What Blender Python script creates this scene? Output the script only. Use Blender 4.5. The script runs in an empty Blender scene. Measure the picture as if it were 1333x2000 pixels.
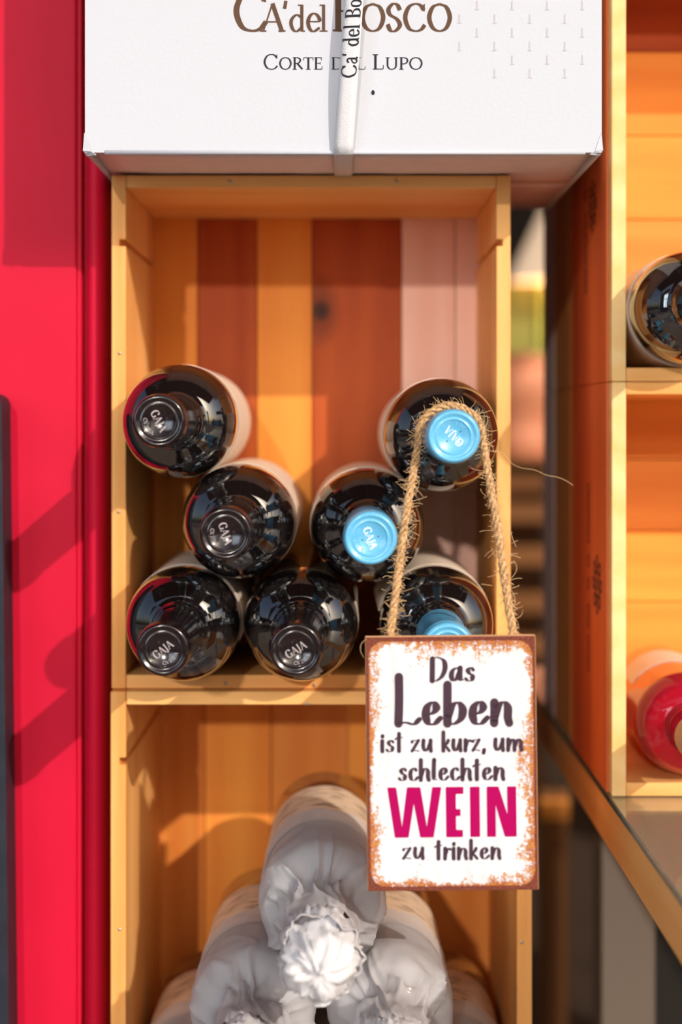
import bpy, math, random
from mathutils import Vector, Quaternion, noise as mn
random.seed(7)
PI = math.pi
S = bpy.context.scene
C = S.collection

# ------------------------------------------------------------------ camera
H = 0.85                                  # camera height above the paving
F = 3150.0                                # focal length in pixels of the 1333 wide frame
cam_d = bpy.data.cameras.new('camera'); cam = bpy.data.objects.new('camera', cam_d); C.objects.link(cam)
cam_d.sensor_fit = 'HORIZONTAL'; cam_d.sensor_width = 36.0; cam_d.lens = F / 1333 * 36
cam_d.shift_x = -3.5 / 1333; cam_d.shift_y = -170 / 1333
cam.location = (0, 0, H); cam.rotation_euler = (PI / 2, 0, 0)
cam_d.clip_start = 0.02; cam_d.clip_end = 200
cam_d.dof.use_dof = True; cam_d.dof.focus_distance = 0.965; cam_d.dof.aperture_fstop = 5.0
S.camera = cam

# ------------------------------------------------------------------ light
w = bpy.data.worlds.new('sky'); S.world = w; w.use_nodes = True
wn = w.node_tree.nodes; wl = w.node_tree.links
bg = wn['Background']; sky = wn.new('ShaderNodeTexSky'); sky.sky_type = 'NISHITA'
sky.sun_disc = False; sky.sun_elevation = math.radians(27); sky.sun_rotation = math.radians(146)
sky.air_density = 1.0; sky.dust_density = 4.0; sky.ozone_density = 0.6
wl.new(sky.outputs['Color'], bg.inputs['Color']); bg.inputs['Strength'].default_value = 0.15

def sun(name, d, energy, col, ang):
    l = bpy.data.lights.new(name, 'SUN'); l.energy = energy; l.color = col; l.angle = math.radians(ang)
    o = bpy.data.objects.new(name, l); C.objects.link(o)
    o.rotation_euler = Vector(d).to_track_quat('-Z', 'Y').to_euler(); o.location = (3, -4, 5)
sun('sun', (-0.71, 1, -0.6), 3.0, (1.0, 0.93, 0.83), 0.6)
# low sunlight thrown back by the glazing across the street
sun('sun_glint', (0.15, 1, -0.25), 1.1, (1.0, 0.93, 0.84), 1.2)
vs = S.view_settings
vs.view_transform = 'Standard'; vs.look = 'None'; vs.gamma = 1.0; vs.use_curve_mapping = False; vs.exposure = -0.1

# ------------------------------------------------------------------ helpers
def P(px, py, Y):
    return Vector(((px - 670) * Y / F, Y, H + (830 - py) * Y / F))

class MB:
    def __init__(s): s.v = []; s.f = []
    def add(s, vs, fs):
        n = len(s.v); s.v += [Vector(v) for v in vs]; s.f += [tuple(i + n for i in f) for f in fs]; return s
    def box(s, x0, x1, y0, y1, z0, z1):
        return s.add([(x0,y0,z0),(x1,y0,z0),(x1,y1,z0),(x0,y1,z0),(x0,y0,z1),(x1,y0,z1),(x1,y1,z1),(x0,y1,z1)],
                     [(3,2,1,0),(4,5,6,7),(0,1,5,4),(1,2,6,5),(2,3,7,6),(3,0,4,7)])
    def prism(s, poly, fn, a, b):
        """poly: 2D outline, fn(u, v, t) -> 3D point"""
        n = len(poly)
        s.add([fn(u, v, a) for u, v in poly] + [fn(u, v, b) for u, v in poly],
              [tuple(range(n))[::-1], tuple(range(n, 2 * n))] + [(i, (i + 1) % n, n + (i + 1) % n, n + i) for i in range(n)])
        return s
    def lathe(s, prof, n=48, a0=0, a1=2 * PI, fn=None):
        """profile (along, radius); axis local -Y"""
        full = abs(a1 - a0 - 2 * PI) < 1e-6
        m = n if full else n + 1
        vs = []
        for (h, r) in prof:
            for k in range(m):
                a = a0 + (a1 - a0) * k / n
                rr, hh = (r, h) if fn is None else fn(h, r, a)
                vs.append((rr * math.cos(a), -hh, rr * math.sin(a)))
        fs = []
        for i in range(len(prof) - 1):
            for k in range(n):
                k2 = (k + 1) % m
                fs.append((i * m + k, i * m + k2, (i + 1) * m + k2, (i + 1) * m + k))
        return s.add(vs, fs)
    def tube(s, pts, r, n=6, cap=True):
        pts = [Vector(p) for p in pts]; vs = []; m = len(pts)
        up = Vector((0.31, 0.77, 0.55)).normalized()
        for i, p in enumerate(pts):
            t = (pts[min(i + 1, m - 1)] - pts[max(i - 1, 0)]).normalized()
            u = t.cross(up)
            if u.length < 1e-4: u = t.cross(Vector((1, 0, 0)))
            u.normalize(); v = t.cross(u)
            rr = r(i / (m - 1)) if callable(r) else r
            vs += [p + u * math.cos(2 * PI * k / n) * rr + v * math.sin(2 * PI * k / n) * rr for k in range(n)]
        fs = [(i * n + k, i * n + (k + 1) % n, (i + 1) * n + (k + 1) % n, (i + 1) * n + k) for i in range(m - 1) for k in range(n)]
        if cap: fs += [tuple(range(n))[::-1], tuple(range((m - 1) * n, m * n))]
        return s.add(vs, fs)
    def build(s, name, mat, parent=None, origin=None, smooth=False, bevel=0, auto=None):
        """vertices are world coordinates unless the parent is a local-space thing"""
        off = Vector(origin) if origin is not None else Vector((0, 0, 0))
        me = bpy.data.meshes.new(name); me.from_pydata([v - off for v in s.v], [], s.f)
        me.materials.append(mat)
        me.validate(); me.update()
        if smooth: me.polygons.foreach_set('use_smooth', [True] * len(me.polygons))
        o = bpy.data.objects.new(name, me); C.objects.link(o)
        o.location = off
        if parent is not None:
            o.parent = parent
            if parent.get('_w'):                      # children given in world space
                o.location = off - Vector(parent['_loc'])
                o['_w'] = 1; o['_loc'] = tuple(off)
        elif origin is not None:
            o['_w'] = 1; o['_loc'] = tuple(off)
        if auto:
            me.set_sharp_from_angle(angle=math.radians(auto))
        if bevel:
            md = o.modifiers.new('edge', 'BEVEL'); md.width = bevel; md.segments = 2; md.limit_method = 'ANGLE'
        return o

def thing(name, label, cat, loc, group=None, world=True):
    o = bpy.data.objects.new(name, None); C.objects.link(o); o.location = loc; o.empty_display_size = 0.02
    o['label'] = label; o['category'] = cat
    if group: o['group'] = group
    if world: o['_w'] = 1; o['_loc'] = tuple(loc)
    return o
def tag(o, label, cat, group=None):
    o['label'] = label; o['category'] = cat
    if group: o['group'] = group
    return o
def struct(o): o['kind'] = 'structure'; return o
def dup(root, loc=None, label=None):
    r = root.copy(); C.objects.link(r)
    if loc is not None: r.location = loc
    if label: r['label'] = label
    def rec(a, b):
        for ch in list(a.children):
            c = ch.copy(); C.objects.link(c); c.parent = b; rec(ch, c)
    rec(root, r); return r

# ------------------------------------------------------------------ materials
def mat(name):
    m = bpy.data.materials.new(name); m.use_nodes = True
    nt = m.node_tree; return m, nt.nodes, nt.links, nt.nodes['Principled BSDF']
def plain(name, col, rough=0.5, metal=0, coat=0, bump=0, bscale=200, spec=None, var=0):
    m, N, L, b = mat(name)
    b.inputs['Base Color'].default_value = (*col, 1); b.inputs['Roughness'].default_value = rough
    b.inputs['Metallic'].default_value = metal; b.inputs['Coat Weight'].default_value = coat; b.inputs['Coat Roughness'].default_value = 0.04
    if spec is not None: b.inputs['Specular IOR Level'].default_value = spec
    if bump or var:
        tc = N.new('ShaderNodeTexCoord'); nz = N.new('ShaderNodeTexNoise'); nz.inputs['Scale'].default_value = bscale; nz.inputs['Detail'].default_value = 4
        L.new(tc.outputs['Object'], nz.inputs['Vector'])
        if bump:
            bp = N.new('ShaderNodeBump'); bp.inputs['Strength'].default_value = bump; bp.inputs['Distance'].default_value = 0.001
            L.new(nz.outputs['Fac'], bp.inputs['Height']); L.new(bp.outputs['Normal'], b.inputs['Normal'])
        if var:
            mx = N.new('ShaderNodeMix'); mx.data_type = 'RGBA'
            mx.inputs[6].default_value = (*[c * (1 - var) for c in col], 1); mx.inputs[7].default_value = (*[min(1, c * (1 + var)) for c in col], 1)
            L.new(nz.outputs['Fac'], mx.inputs[0]); L.new(mx.outputs[2], b.inputs['Base Color'])
    return m
TONES = {
 'pine':   ((0.92, 0.52, 0.19), (0.78, 0.33, 0.085)),
 'cream':  ((0.92, 0.66, 0.32), (0.84, 0.50, 0.18)),
 'honey':  ((0.92, 0.35, 0.055), (0.80, 0.24, 0.034)),
 'amber':  ((0.84, 0.31, 0.060), (0.70, 0.20, 0.032)),
 'heart':  ((0.54, 0.105, 0.018), (0.36, 0.052, 0.009)),
 'pink':   ((0.95, 0.60, 0.48), (0.88, 0.48, 0.36)),
 'red':    ((0.74, 0.19, 0.060), (0.58, 0.12, 0.035)),
 'tan':    ((0.78, 0.38, 0.11), (0.62, 0.26, 0.07)),
 'brown':  ((0.26, 0.105, 0.034), (0.17, 0.06, 0.018)),
}
_wood = {}
def wood(tone, axis='z', seed=0, knot=None):
    key = (tone, axis, seed, knot)
    if key in _wood: return _wood[key]
    m, N, L, b = mat('wood_%s_%s_%d' % (tone, axis, seed))
    light, dark = TONES[tone]
    tc = N.new('ShaderNodeTexCoord'); mp = N.new('ShaderNodeMapping')
    sc = [1, 1, 1]; sc['xyz'.index(axis)] = 0.07
    mp.inputs['Scale'].default_value = sc; mp.inputs['Location'].default_value = (seed * 1.37, seed * 0.71, seed * 2.13)
    geo = N.new('ShaderNodeNewGeometry')
    L.new(geo.outputs['Position'], mp.inputs['Vector'])
    n1 = N.new('ShaderNodeTexNoise'); n1.inputs['Scale'].default_value = 26; n1.inputs['Detail'].default_value = 3
    L.new(mp.outputs['Vector'], n1.inputs['Vector'])
    wv = N.new('ShaderNodeTexWave'); wv.wave_type = 'BANDS'; wv.bands_direction = {'x': 'Z', 'y': 'Z', 'z': 'X'}[axis]
    wv.inputs['Scale'].default_value = 11; wv.inputs['Distortion'].default_value = 14; wv.inputs['Detail'].default_value = 2; wv.inputs['Detail Scale'].default_value = 0.6
    L.new(mp.outputs['Vector'], wv.inputs['Vector'])
    n2 = N.new('ShaderNodeTexNoise'); n2.inputs['Scale'].default_value = 420; n2.inputs['Detail'].default_value = 2
    L.new(mp.outputs['Vector'], n2.inputs['Vector'])
    a = N.new('ShaderNodeMath'); a.operation = 'MULTIPLY_ADD'; a.inputs[1].default_value = 0.22
    L.new(wv.outputs['Fac'], a.inputs[0]); L.new(n1.outputs['Fac'], a.inputs[2])
    a2 = N.new('ShaderNodeMath'); a2.operation = 'MULTIPLY_ADD'; a2.inputs[1].default_value = 0.25
    L.new(n2.outputs['Fac'], a2.inputs[0]); L.new(a.outputs[0], a2.inputs[2])
    cr = N.new('ShaderNodeValToRGB'); cr.color_ramp.elements[0].position = 0.45; cr.color_ramp.elements[0].color = (*light, 1)
    cr.color_ramp.elements[1].position = 1.1 if tone != 'heart' else 1.0; cr.color_ramp.elements[1].color = (*dark, 1)
    L.new(a2.outputs[0], cr.inputs['Fac'])
    col = cr.outputs['Color']
    if knot:
        for (kx, kz, kr, sx, sz, kcol) in knot:
            sub = N.new('ShaderNodeVectorMath'); sub.operation = 'SUBTRACT'; sub.inputs[1].default_value = (kx, 0, kz)
            L.new(geo.outputs['Position'], sub.inputs[0])
            mul = N.new('ShaderNodeVectorMath'); mul.operation = 'MULTIPLY'; mul.inputs[1].default_value = (1 / (kr * sx), 0, 1 / (kr * sz))
            L.new(sub.outputs[0], mul.inputs[0])
            ln = N.new('ShaderNodeVectorMath'); ln.operation = 'LENGTH'; L.new(mul.outputs[0], ln.inputs[0])
            mr = N.new('ShaderNodeMapRange'); mr.inputs[1].default_value = 0.55; mr.inputs[2].default_value = 1.25; mr.inputs[3].default_value = 1; mr.inputs[4].default_value = 0
            L.new(ln.outputs['Value'], mr.inputs[0])
            mx = N.new('ShaderNodeMix'); mx.data_type = 'RGBA'; mx.inputs[7].default_value = (*kcol, 1)
            L.new(mr.outputs[0], mx.inputs[0]); L.new(col, mx.inputs[6]); col = mx.outputs[2]
    L.new(col, b.inputs['Base Color'])
    b.inputs['Roughness'].default_value = 0.55; b.inputs['Specular IOR Level'].default_value = 0.2
    bp = N.new('ShaderNodeBump'); bp.inputs['Strength'].default_value = 0.25; bp.inputs['Distance'].default_value = 0.0006
    L.new(a2.outputs[0], bp.inputs['Height']); L.new(bp.outputs['Normal'], b.inputs['Normal'])
    _wood[key] = m; return m

def glass_dark():
    m, N, L, b = mat('dark_bottle_glass')
    tc = N.new('ShaderNodeTexCoord')
    n = N.new('ShaderNodeTexNoise'); n.inputs['Scale'].default_value = 900; n.inputs['Detail'].default_value = 2
    n2 = N.new('ShaderNodeTexNoise'); n2.inputs['Scale'].default_value = 40
    L.new(tc.outputs['Object'], n.inputs['Vector']); L.new(tc.outputs['Object'], n2.inputs['Vector'])
    mu = N.new('ShaderNodeMath'); mu.operation = 'MULTIPLY'; L.new(n.outputs['Fac'], mu.inputs[0]); L.new(n2.outputs['Fac'], mu.inputs[1])
    cr = N.new('ShaderNodeValToRGB'); cr.color_ramp.elements[0].position = 0.30; cr.color_ramp.elements[0].color = (0.006, 0.004, 0.004, 1)
    cr.color_ramp.elements[1].position = 0.50; cr.color_ramp.elements[1].color = (0.055, 0.048, 0.05, 1)
    L.new(mu.outputs[0], cr.inputs['Fac']); L.new(cr.outputs['Color'], b.inputs['Base Color'])
    b.inputs['Roughness'].default_value = 0.04; b.inputs['IOR'].default_value = 2.1
    b.inputs['Coat Weight'].default_value = 1.0; b.inputs['Coat Roughness'].default_value = 0.02
    return m
M_glass = glass_dark()
M_label = plain('cream_label', (0.78, 0.62, 0.50), 0.6, bump=0.1, bscale=600)
def capsule_mat(name, col, dust, rough):
    m, N, L, b = mat(name)
    tc = N.new('ShaderNodeTexCoord'); n = N.new('ShaderNodeTexNoise'); n.inputs['Scale'].default_value = 1500; n.inputs['Detail'].default_value = 3
    L.new(tc.outputs['Object'], n.inputs['Vector'])
    cr = N.new('ShaderNodeValToRGB'); cr.color_ramp.elements[0].position = 0.5; cr.color_ramp.elements[0].color = (*col, 1)
    cr.color_ramp.elements[1].position = 0.78; cr.color_ramp.elements[1].color = (*dust, 1)
    L.new(n.outputs['Fac'], cr.inputs['Fac']); L.new(cr.outputs['Color'], b.inputs['Base Color'])
    b.inputs['Roughness'].default_value = rough; b.inputs['Coat Weight'].default_value = 0.4; b.inputs['Coat Roughness'].default_value = 0.15
    return m
M_capblack = capsule_mat('black_capsule', (0.006, 0.002, 0.003), (0.030, 0.020, 0.022), 0.16)
M_capblue = capsule_mat('blue_capsule', (0.10, 0.42, 0.70), (0.20, 0.52, 0.75), 0.32)
M_embglint = plain('embossed_glint_black', (0.42, 0.36, 0.37), 0.25, coat=0.5)  # pale colour paints the highlights on the raised letters of black capsules
M_embblue = plain('embossed_blue', (0.78, 0.88, 0.95), 0.35)
M_embblue2 = plain('embossed_blue_rim', (0.14, 0.48, 0.76), 0.3, coat=0.3)
M_hole = plain('vent_hole', (0.03, 0.015, 0.008), 0.6)
M_nail = plain('nail_steel', (0.45, 0.42, 0.40), 0.3, metal=0.8)
M_carton = plain('white_carton', (0.53, 0.55, 0.62), 0.6, bump=0.12, bscale=350)
M_cartonin = plain('carton_underside', (0.80, 0.64, 0.62), 0.8, bump=0.2, bscale=90, var=0.10)
M_brownink = plain('brown_ink', (0.11, 0.060, 0.038), 0.6, spec=.1)
M_blackink = plain('dark_ink', (0.022, 0.023, 0.033), 0.6, spec=.1)
M_faint = plain('faint_ink', (0.46, 0.44, 0.51), 0.6)
M_ribbon = plain('white_ribbon', (0.66, 0.66, 0.70), 0.6, bump=0.4, bscale=1200)

# ------------------------------------------------------------------ lettering: pen strokes
def cr_spline(pts, k=7):
    if len(pts) == 2:
        return [(pts[0][0] + (pts[1][0] - pts[0][0]) * i / 3, pts[0][1] + (pts[1][1] - pts[0][1]) * i / 3) for i in range(4)]
    p = [Vector(q) for q in pts]; p = [p[0] * 2 - p[1]] + p + [p[-1] * 2 - p[-2]]
    out = []
    for i in range(1, len(p) - 2):
        for j in range(k):
            t = j / k
            out.append(0.5 * ((2 * p[i]) + (p[i + 1] - p[i - 1]) * t + (2 * p[i - 1] - 5 * p[i] + 4 * p[i + 1] - p[i + 2]) * t * t + (-p[i - 1] + 3 * p[i] - 3 * p[i + 1] + p[i + 2]) * t ** 3))
    out.append(p[-2]); return [(v.x, v.y) for v in out]

# brush hand: baseline 0, x-height 1
BR = {
 'a': (1.05, [[(.74,.80),(.52,.96),(.22,.74),(.14,.34),(.28,.05),(.52,.22),(.72,.66)], [(.78,.95),(.75,.45),(.80,.10),(.98,.12)]]),
 'b': (1.02, [[(.15,1.72),(.14,.9),(.13,.04)], [(.15,.30),(.34,.78),(.60,.94),(.80,.66),(.72,.26),(.42,.03),(.18,.08)]]),
 'c': (.80, [[(.62,.80),(.46,.96),(.22,.78),(.14,.42),(.26,.07),(.50,.03),(.74,.24)]]),
 'e': (.88, [[(.16,.42),(.46,.52),(.60,.74),(.46,.96),(.22,.78),(.14,.40),(.26,.07),(.50,.03),(.78,.28)]]),
 'h': (1.0, [[(.15,1.60),(.14,.9),(.13,.04)], [(.15,.30),(.32,.76),(.54,.94),(.72,.72),(.72,.30),(.78,.04)]]),
 'i': (.40, [[(.15,.93),(.14,.5),(.15,.04)], [(.17,1.28),(.18,1.34)]]),
 'k': (.84, [[(.15,1.60),(.14,.9),(.13,.04)], [(.16,.42),(.42,.62),(.58,.92)], [(.24,.50),(.42,.34),(.66,.04)]]),
 'l': (.46, [[(.17,1.60),(.13,.7),(.15,.14),(.36,.06)]]),
 'm': (1.52, [[(.14,.94),(.14,.5),(.12,.04)], [(.15,.30),(.32,.76),(.50,.94),(.66,.72),(.66,.04)], [(.68,.30),(.86,.76),(1.04,.94),(1.20,.72),(1.20,.30),(1.26,.04)]]),
 'n': (1.0, [[(.14,.94),(.14,.5),(.12,.04)], [(.15,.30),(.32,.76),(.54,.94),(.72,.72),(.72,.30),(.78,.04)]]),
 'r': (.66, [[(.14,.94),(.14,.5),(.12,.04)], [(.15,.35),(.30,.78),(.48,.94),(.60,.84)]]),
 's': (.76, [[(.60,.80),(.42,.96),(.22,.80),(.30,.58),(.52,.38),(.46,.08),(.22,.03),(.04,.18)]]),
 't': (.62, [[(.26,1.52),(.24,.8),(.24,.05)], [(-.06,1.06),(.16,1.18),(.56,1.20)]]),
 'u': (1.0, [[(.14,.94),(.11,.42),(.26,.05),(.50,.24),(.68,.66)], [(.74,.94),(.72,.45),(.76,.04)]]),
 'z': (.84, [[(.06,.80),(.18,.93),(.62,.94)], [(.62,.94),(.34,.48),(.06,.05)], [(.06,.05),(.30,.10),(.66,.04)]]),
 'D': (1.32, [[(.18,1.62),(.17,.8),(.15,.05)], [(.10,1.60),(.50,1.72),(.98,1.50),(1.08,.95),(.86,.38),(.46,.06),(.15,.08)]]),
 'L': (1.16, [[(.22,2.08),(.22,1.1),(.18,.06)], [(.18,.06),(.50,.10),(.84,.03),(1.10,.24)]]),
 ',': (.34, [[(.16,.10),(.10,-.16)]]),
 ' ': (.52, []),
}
# roman: cap height 1, lower-case x-height .66; a stroke may carry its own width
V, T = 'V', 'T'
def sf(x, y, w=.26): return ([(x - w / 2, y), (x + w / 2, y)], .05)
RO = {
 'C': (.98, [([(.86,.76),(.72,.93),(.50,.98),(.24,.86),(.10,.50),(.24,.13),(.50,.02),(.74,.07),(.90,.24)], None), ([(.87,.98),(.87,.72)], .05)]),
 'G': (1.04, [([(.86,.76),(.72,.93),(.50,.98),(.24,.86),(.10,.50),(.24,.13),(.50,.02),(.72,.06),(.88,.16)], None), ([(.87,.98),(.87,.72)], .05), ([(.86,.04),(.86,.42)], .15), sf(.86,.43)]),
 'O': (1.04, [([(.52,.98),(.24,.86),(.10,.50),(.24,.14),(.52,.02),(.80,.14),(.94,.50),(.80,.86),(.52,.98)], None)]),
 'S': (.70, [([(.58,.76),(.48,.94),(.30,.98),(.12,.80),(.18,.60),(.46,.44),(.58,.22),(.40,.03),(.20,.04),(.08,.26)], None)]),
 'A': (1.0, [([(.10,0),(.48,.98)], .055), ([(.48,.98),(.88,0)], .15), ([(.24,.34),(.70,.34)], .05), sf(.10,.02), sf(.88,.02,.30)]),
 'B': (.80, [([(.20,0),(.20,.98)], .15), ([(.06,.965),(.40,.965),(.60,.86),(.58,.62),(.36,.52),(.20,.52)], None), ([(.36,.52),(.62,.42),(.68,.18),(.48,.03),(.06,.03)], None)]),
 'D': (.98, [([(.20,0),(.20,.98)], .15), ([(.06,.965),(.46,.965),(.78,.80),(.86,.48),(.76,.16),(.46,.03),(.06,.03)], None)]),
 'E': (.76, [([(.20,0),(.20,.98)], .15), ([(.06,.965),(.62,.965)], .055), ([(.20,.51),(.52,.51)], .05), ([(.06,.03),(.66,.03)], .055), ([(.61,.98),(.61,.76)], .05), ([(.66,.02),(.66,.26)], .05), ([(.52,.62),(.52,.40)], .045)]),
 'J': (.50, [([(.28,.98),(.28,.10),(.14,-.12),(.0,-.10)], .14), sf(.28,.965,.32)]),
 'L': (.74, [([(.20,0),(.20,.98)], .15), sf(.20,.965,.32), ([(.06,.03),(.62,.03)], .055), ([(.64,.02),(.66,.28)], .05)]),
 'N': (1.0, [([(.18,0),(.18,.98)], .06), ([(.16,.98),(.82,.02)], .15), ([(.82,.98),(.82,.0)], .06), sf(.18,.02), sf(.10,.965,.22), sf(.82,.965)]),
 'P': (.72, [([(.20,0),(.20,.98)], .15), sf(.20,.02,.32), ([(.06,.965),(.40,.965),(.62,.84),(.60,.58),(.40,.46),(.20,.47)], None)]),
 'R': (.84, [([(.20,0),(.20,.98)], .15), sf(.20,.02,.32), ([(.06,.965),(.40,.965),(.62,.84),(.58,.60),(.38,.50),(.20,.50)], None), ([(.40,.50),(.80,.02)], .13)]),
 'T': (.82, [([(.42,0),(.42,.98)], .15), sf(.42,.02,.34), ([(.06,.96),(.78,.96)], .055), ([(.06,.98),(.05,.74)], .05), ([(.78,.98),(.79,.74)], .05)]),
 'U': (.98, [([(.20,.98),(.20,.32),(.34,.06),(.56,.03),(.74,.14),(.80,.36),(.80,.98)], None), sf(.20,.965,.32), sf(.80,.965,.26)]),
 'a': (.60, [([(.12,.54),(.26,.65),(.42,.58),(.42,.08),(.54,.03)], .105), ([(.42,.40),(.16,.30),(.10,.12),(.24,.02),(.42,.16)], .08)]),
 'd': (.68, [([(.52,1.05),(.52,.02)], .125), sf(.45,1.03,.16), sf(.57,.02,.16), ([(.52,.54),(.32,.65),(.14,.50),(.10,.30),(.18,.08),(.32,.01),(.52,.16)], None)]),
 'e': (.60, [([(.12,.36),(.52,.38),(.46,.58),(.30,.65),(.16,.54),(.10,.32),(.18,.08),(.32,.01),(.54,.14)], None)]),
 'l': (.34, [([(.17,1.05),(.17,.0)], .125), sf(.11,1.03,.16), sf(.17,.02,.28)]),
 's': (.48, [([(.38,.50),(.32,.64),(.18,.64),(.09,.50),(.20,.37),(.36,.26),(.36,.06),(.20,.01),(.08,.14)], .085)]),
 'c': (.54, [([(.48,.50),(.40,.64),(.24,.62),(.11,.46),(.11,.22),(.24,.03),(.50,.12)], None)]),
 'o': (.64, [([(.32,.65),(.16,.56),(.10,.33),(.16,.10),(.32,.01),(.48,.10),(.54,.33),(.48,.56),(.32,.65)], None)]),
 "'": (.26, [([(.13,1.0),(.09,.74)], .11)]),
 '2': (.62, [([(.10,.74),(.28,.96),(.48,.80),(.40,.50),(.10,.04)], .10), ([(.10,.04),(.54,.04)], .10)]),
 '7': (.58, [([(.08,.92),(.52,.92)], .10), ([(.52,.92),(.22,0)], .10)]),
 ' ': (.42, []),
}
def stroke_polys(pts, thick, thin, const=None, power=1.3, rnd=True, sx=1, sy=1):
    c = cr_spline(pts); c = [(x * sx, y * sy) for x, y in c]; n = len(c); L_, R_ = [], []
    ends = []
    for i in range(n):
        a = c[max(i - 1, 0)]; b = c[min(i + 1, n - 1)]
        dx, dy = b[0] - a[0], b[1] - a[1]; l = math.hypot(dx, dy) or 1; dx /= l; dy /= l
        wd = const if const else thin + (thick - thin) * abs(dy) ** power
        L_.append((c[i][0] - dy * wd / 2, c[i][1] + dx * wd / 2)); R_.append((c[i][0] + dy * wd / 2, c[i][1] - dx * wd / 2))
        if i in (0, n - 1): ends.append((c[i], wd / 2))
    polys = [[L_[i], L_[i + 1], R_[i + 1], R_[i]] for i in range(n - 1)]
    if rnd:
        for (p, r) in ends:
            polys.append([(p[0] + r * math.cos(2 * PI * k / 12), p[1] + r * math.sin(2 * PI * k / 12)) for k in range(12)])
    return polys
def set_text(txt, font, thick, thin, x0, x1, base, unit, small=None):
    """polys of a line of text between x0 and x1; unit = x-height (brush) or cap height (roman)"""
    tot = 0; seq = []
    for ch in txt:
        k = 1.0; g = ch
        if small and ch.islower() and ch.upper() in RO and font is RO: g = ch.upper(); k = small
        seq.append((g, tot, k)); tot += font[g][0] * k + (.07 if font is BR else 0)
    sx = (x1 - x0) / tot; out = []
    for g, ox, k in seq:
        for st in font[g][1]:
            pts, wd = st if isinstance(st, tuple) else (st, None)
            q = [(x * k + ox, y * k) for x, y in pts]
            wf = 1 if k == 1 else 0.86; pw = 2.0 if font is BR else 1.3
            out += [[(x0 + u, base + v) for u, v in pl] for pl in
                    stroke_polys(q, thick * unit * wf, thin * unit, wd * unit * wf if wd else None, sx=sx, sy=unit, rnd=(font is BR), power=pw)]
    return out
def ink(polys, fn, depth=0.0):
    """fn(u, v, d) -> 3D; depth > 0 gives raised letters"""
    m = MB()
    for k, pl in enumerate(polys):
        n = len(pl); e = (k % 3) * 0.000004
        if depth <= 0: m.add([fn(u, v, e) for u, v in pl], [tuple(range(n))])
        else:
            m.add([fn(u, v, 0) for u, v in pl] + [fn(u, v, depth + e) for u, v in pl],
                  [tuple(range(n, 2 * n))] + [(i, (i + 1) % n, n + (i + 1) % n, n + i) for i in range(n)])
    return m
def arc_map(polys, r, a_mid, width):
    """bend text (x 0..width, y 0..) on a circle, reading counter-clockwise along the lower rim"""
    out = []
    for pl in polys:
        q = []
        for u, v in pl:
            a = a_mid + (u - width / 2) / r; rr = r - v
            q.append((rr * math.cos(a), rr * math.sin(a)))
        out.append(q)
    return out

# ------------------------------------------------------------------ setting
m, N, L, b = mat('paving'); tc = N.new('ShaderNodeTexCoord'); n = N.new('ShaderNodeTexNoise'); n.inputs['Scale'].default_value = 9; n.inputs['Detail'].default_value = 8
L.new(tc.outputs['Object'], n.inputs['Vector']); cr = N.new('ShaderNodeValToRGB'); cr.color_ramp.elements[0].color = (.18, .13, .095, 1); cr.color_ramp.elements[1].color = (.30, .23, .18, 1)
L.new(n.outputs['Fac'], cr.inputs['Fac']); L.new(cr.outputs['Color'], b.inputs['Base Color']); b.inputs['Roughness'].default_value = .8
struct(MB().box(-14, 14, -16, 8, -.1, 0).build('floor', m, origin=(0, 0, 0)))

m, N, L, M_ = mat('red_paint'); M_red = m
tc = N.new('ShaderNodeTexCoord'); n = N.new('ShaderNodeTexNoise'); n.inputs['Scale'].default_value = 14; n.inputs['Detail'].default_value = 5
L.new(tc.outputs['Object'], n.inputs['Vector']); cr = N.new('ShaderNodeValToRGB'); cr.color_ramp.elements[0].color = (.52, .005, .030, 1); cr.color_ramp.elements[1].color = (.62, .008, .040, 1)
L.new(n.outputs['Fac'], cr.inputs['Fac']); L.new(cr.outputs['Color'], M_.inputs['Base Color']); M_.inputs['Roughness'].default_value = .5; M_.inputs['Specular IOR Level'].default_value = .12
wall_red = struct(MB().box(-.46, -.1786, 1.08, 1.40, 0, 1.9).build('wall_left', M_red, origin=(-.32, 1.24, 0), bevel=.0015))
# rounded door moulding between the red panel and the crates
prof = [(-.1784, 1.40), (-.1784, 1.0835), (-.1760, 1.0835), (-.1752, 1.0925), (-.1735, 1.0925)]
for k in range(13):
    a = PI - PI * k / 12; prof.append((-.1665 + .0066 * math.cos(a), 1.0900 - .0105 * math.sin(a)))
prof += [(-.1590, 1.096), (-.1590, 1.40)]
mo = MB().prism(prof, lambda u, v, t: (u, v, t), 0, 1.9).build('moulding', M_red, wall_red, origin=(-.168, 1.2, 0), smooth=True, auto=40)
# far wall of the shop seen through the gap
struct(MB().box(-3.5, 3.5, 5.0, 5.1, 0, 2.795).build('wall_back', plain('far_wall', (.035, .020, .012), .8, var=.3, bscale=3), origin=(0, 5.05, 0)))

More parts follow.
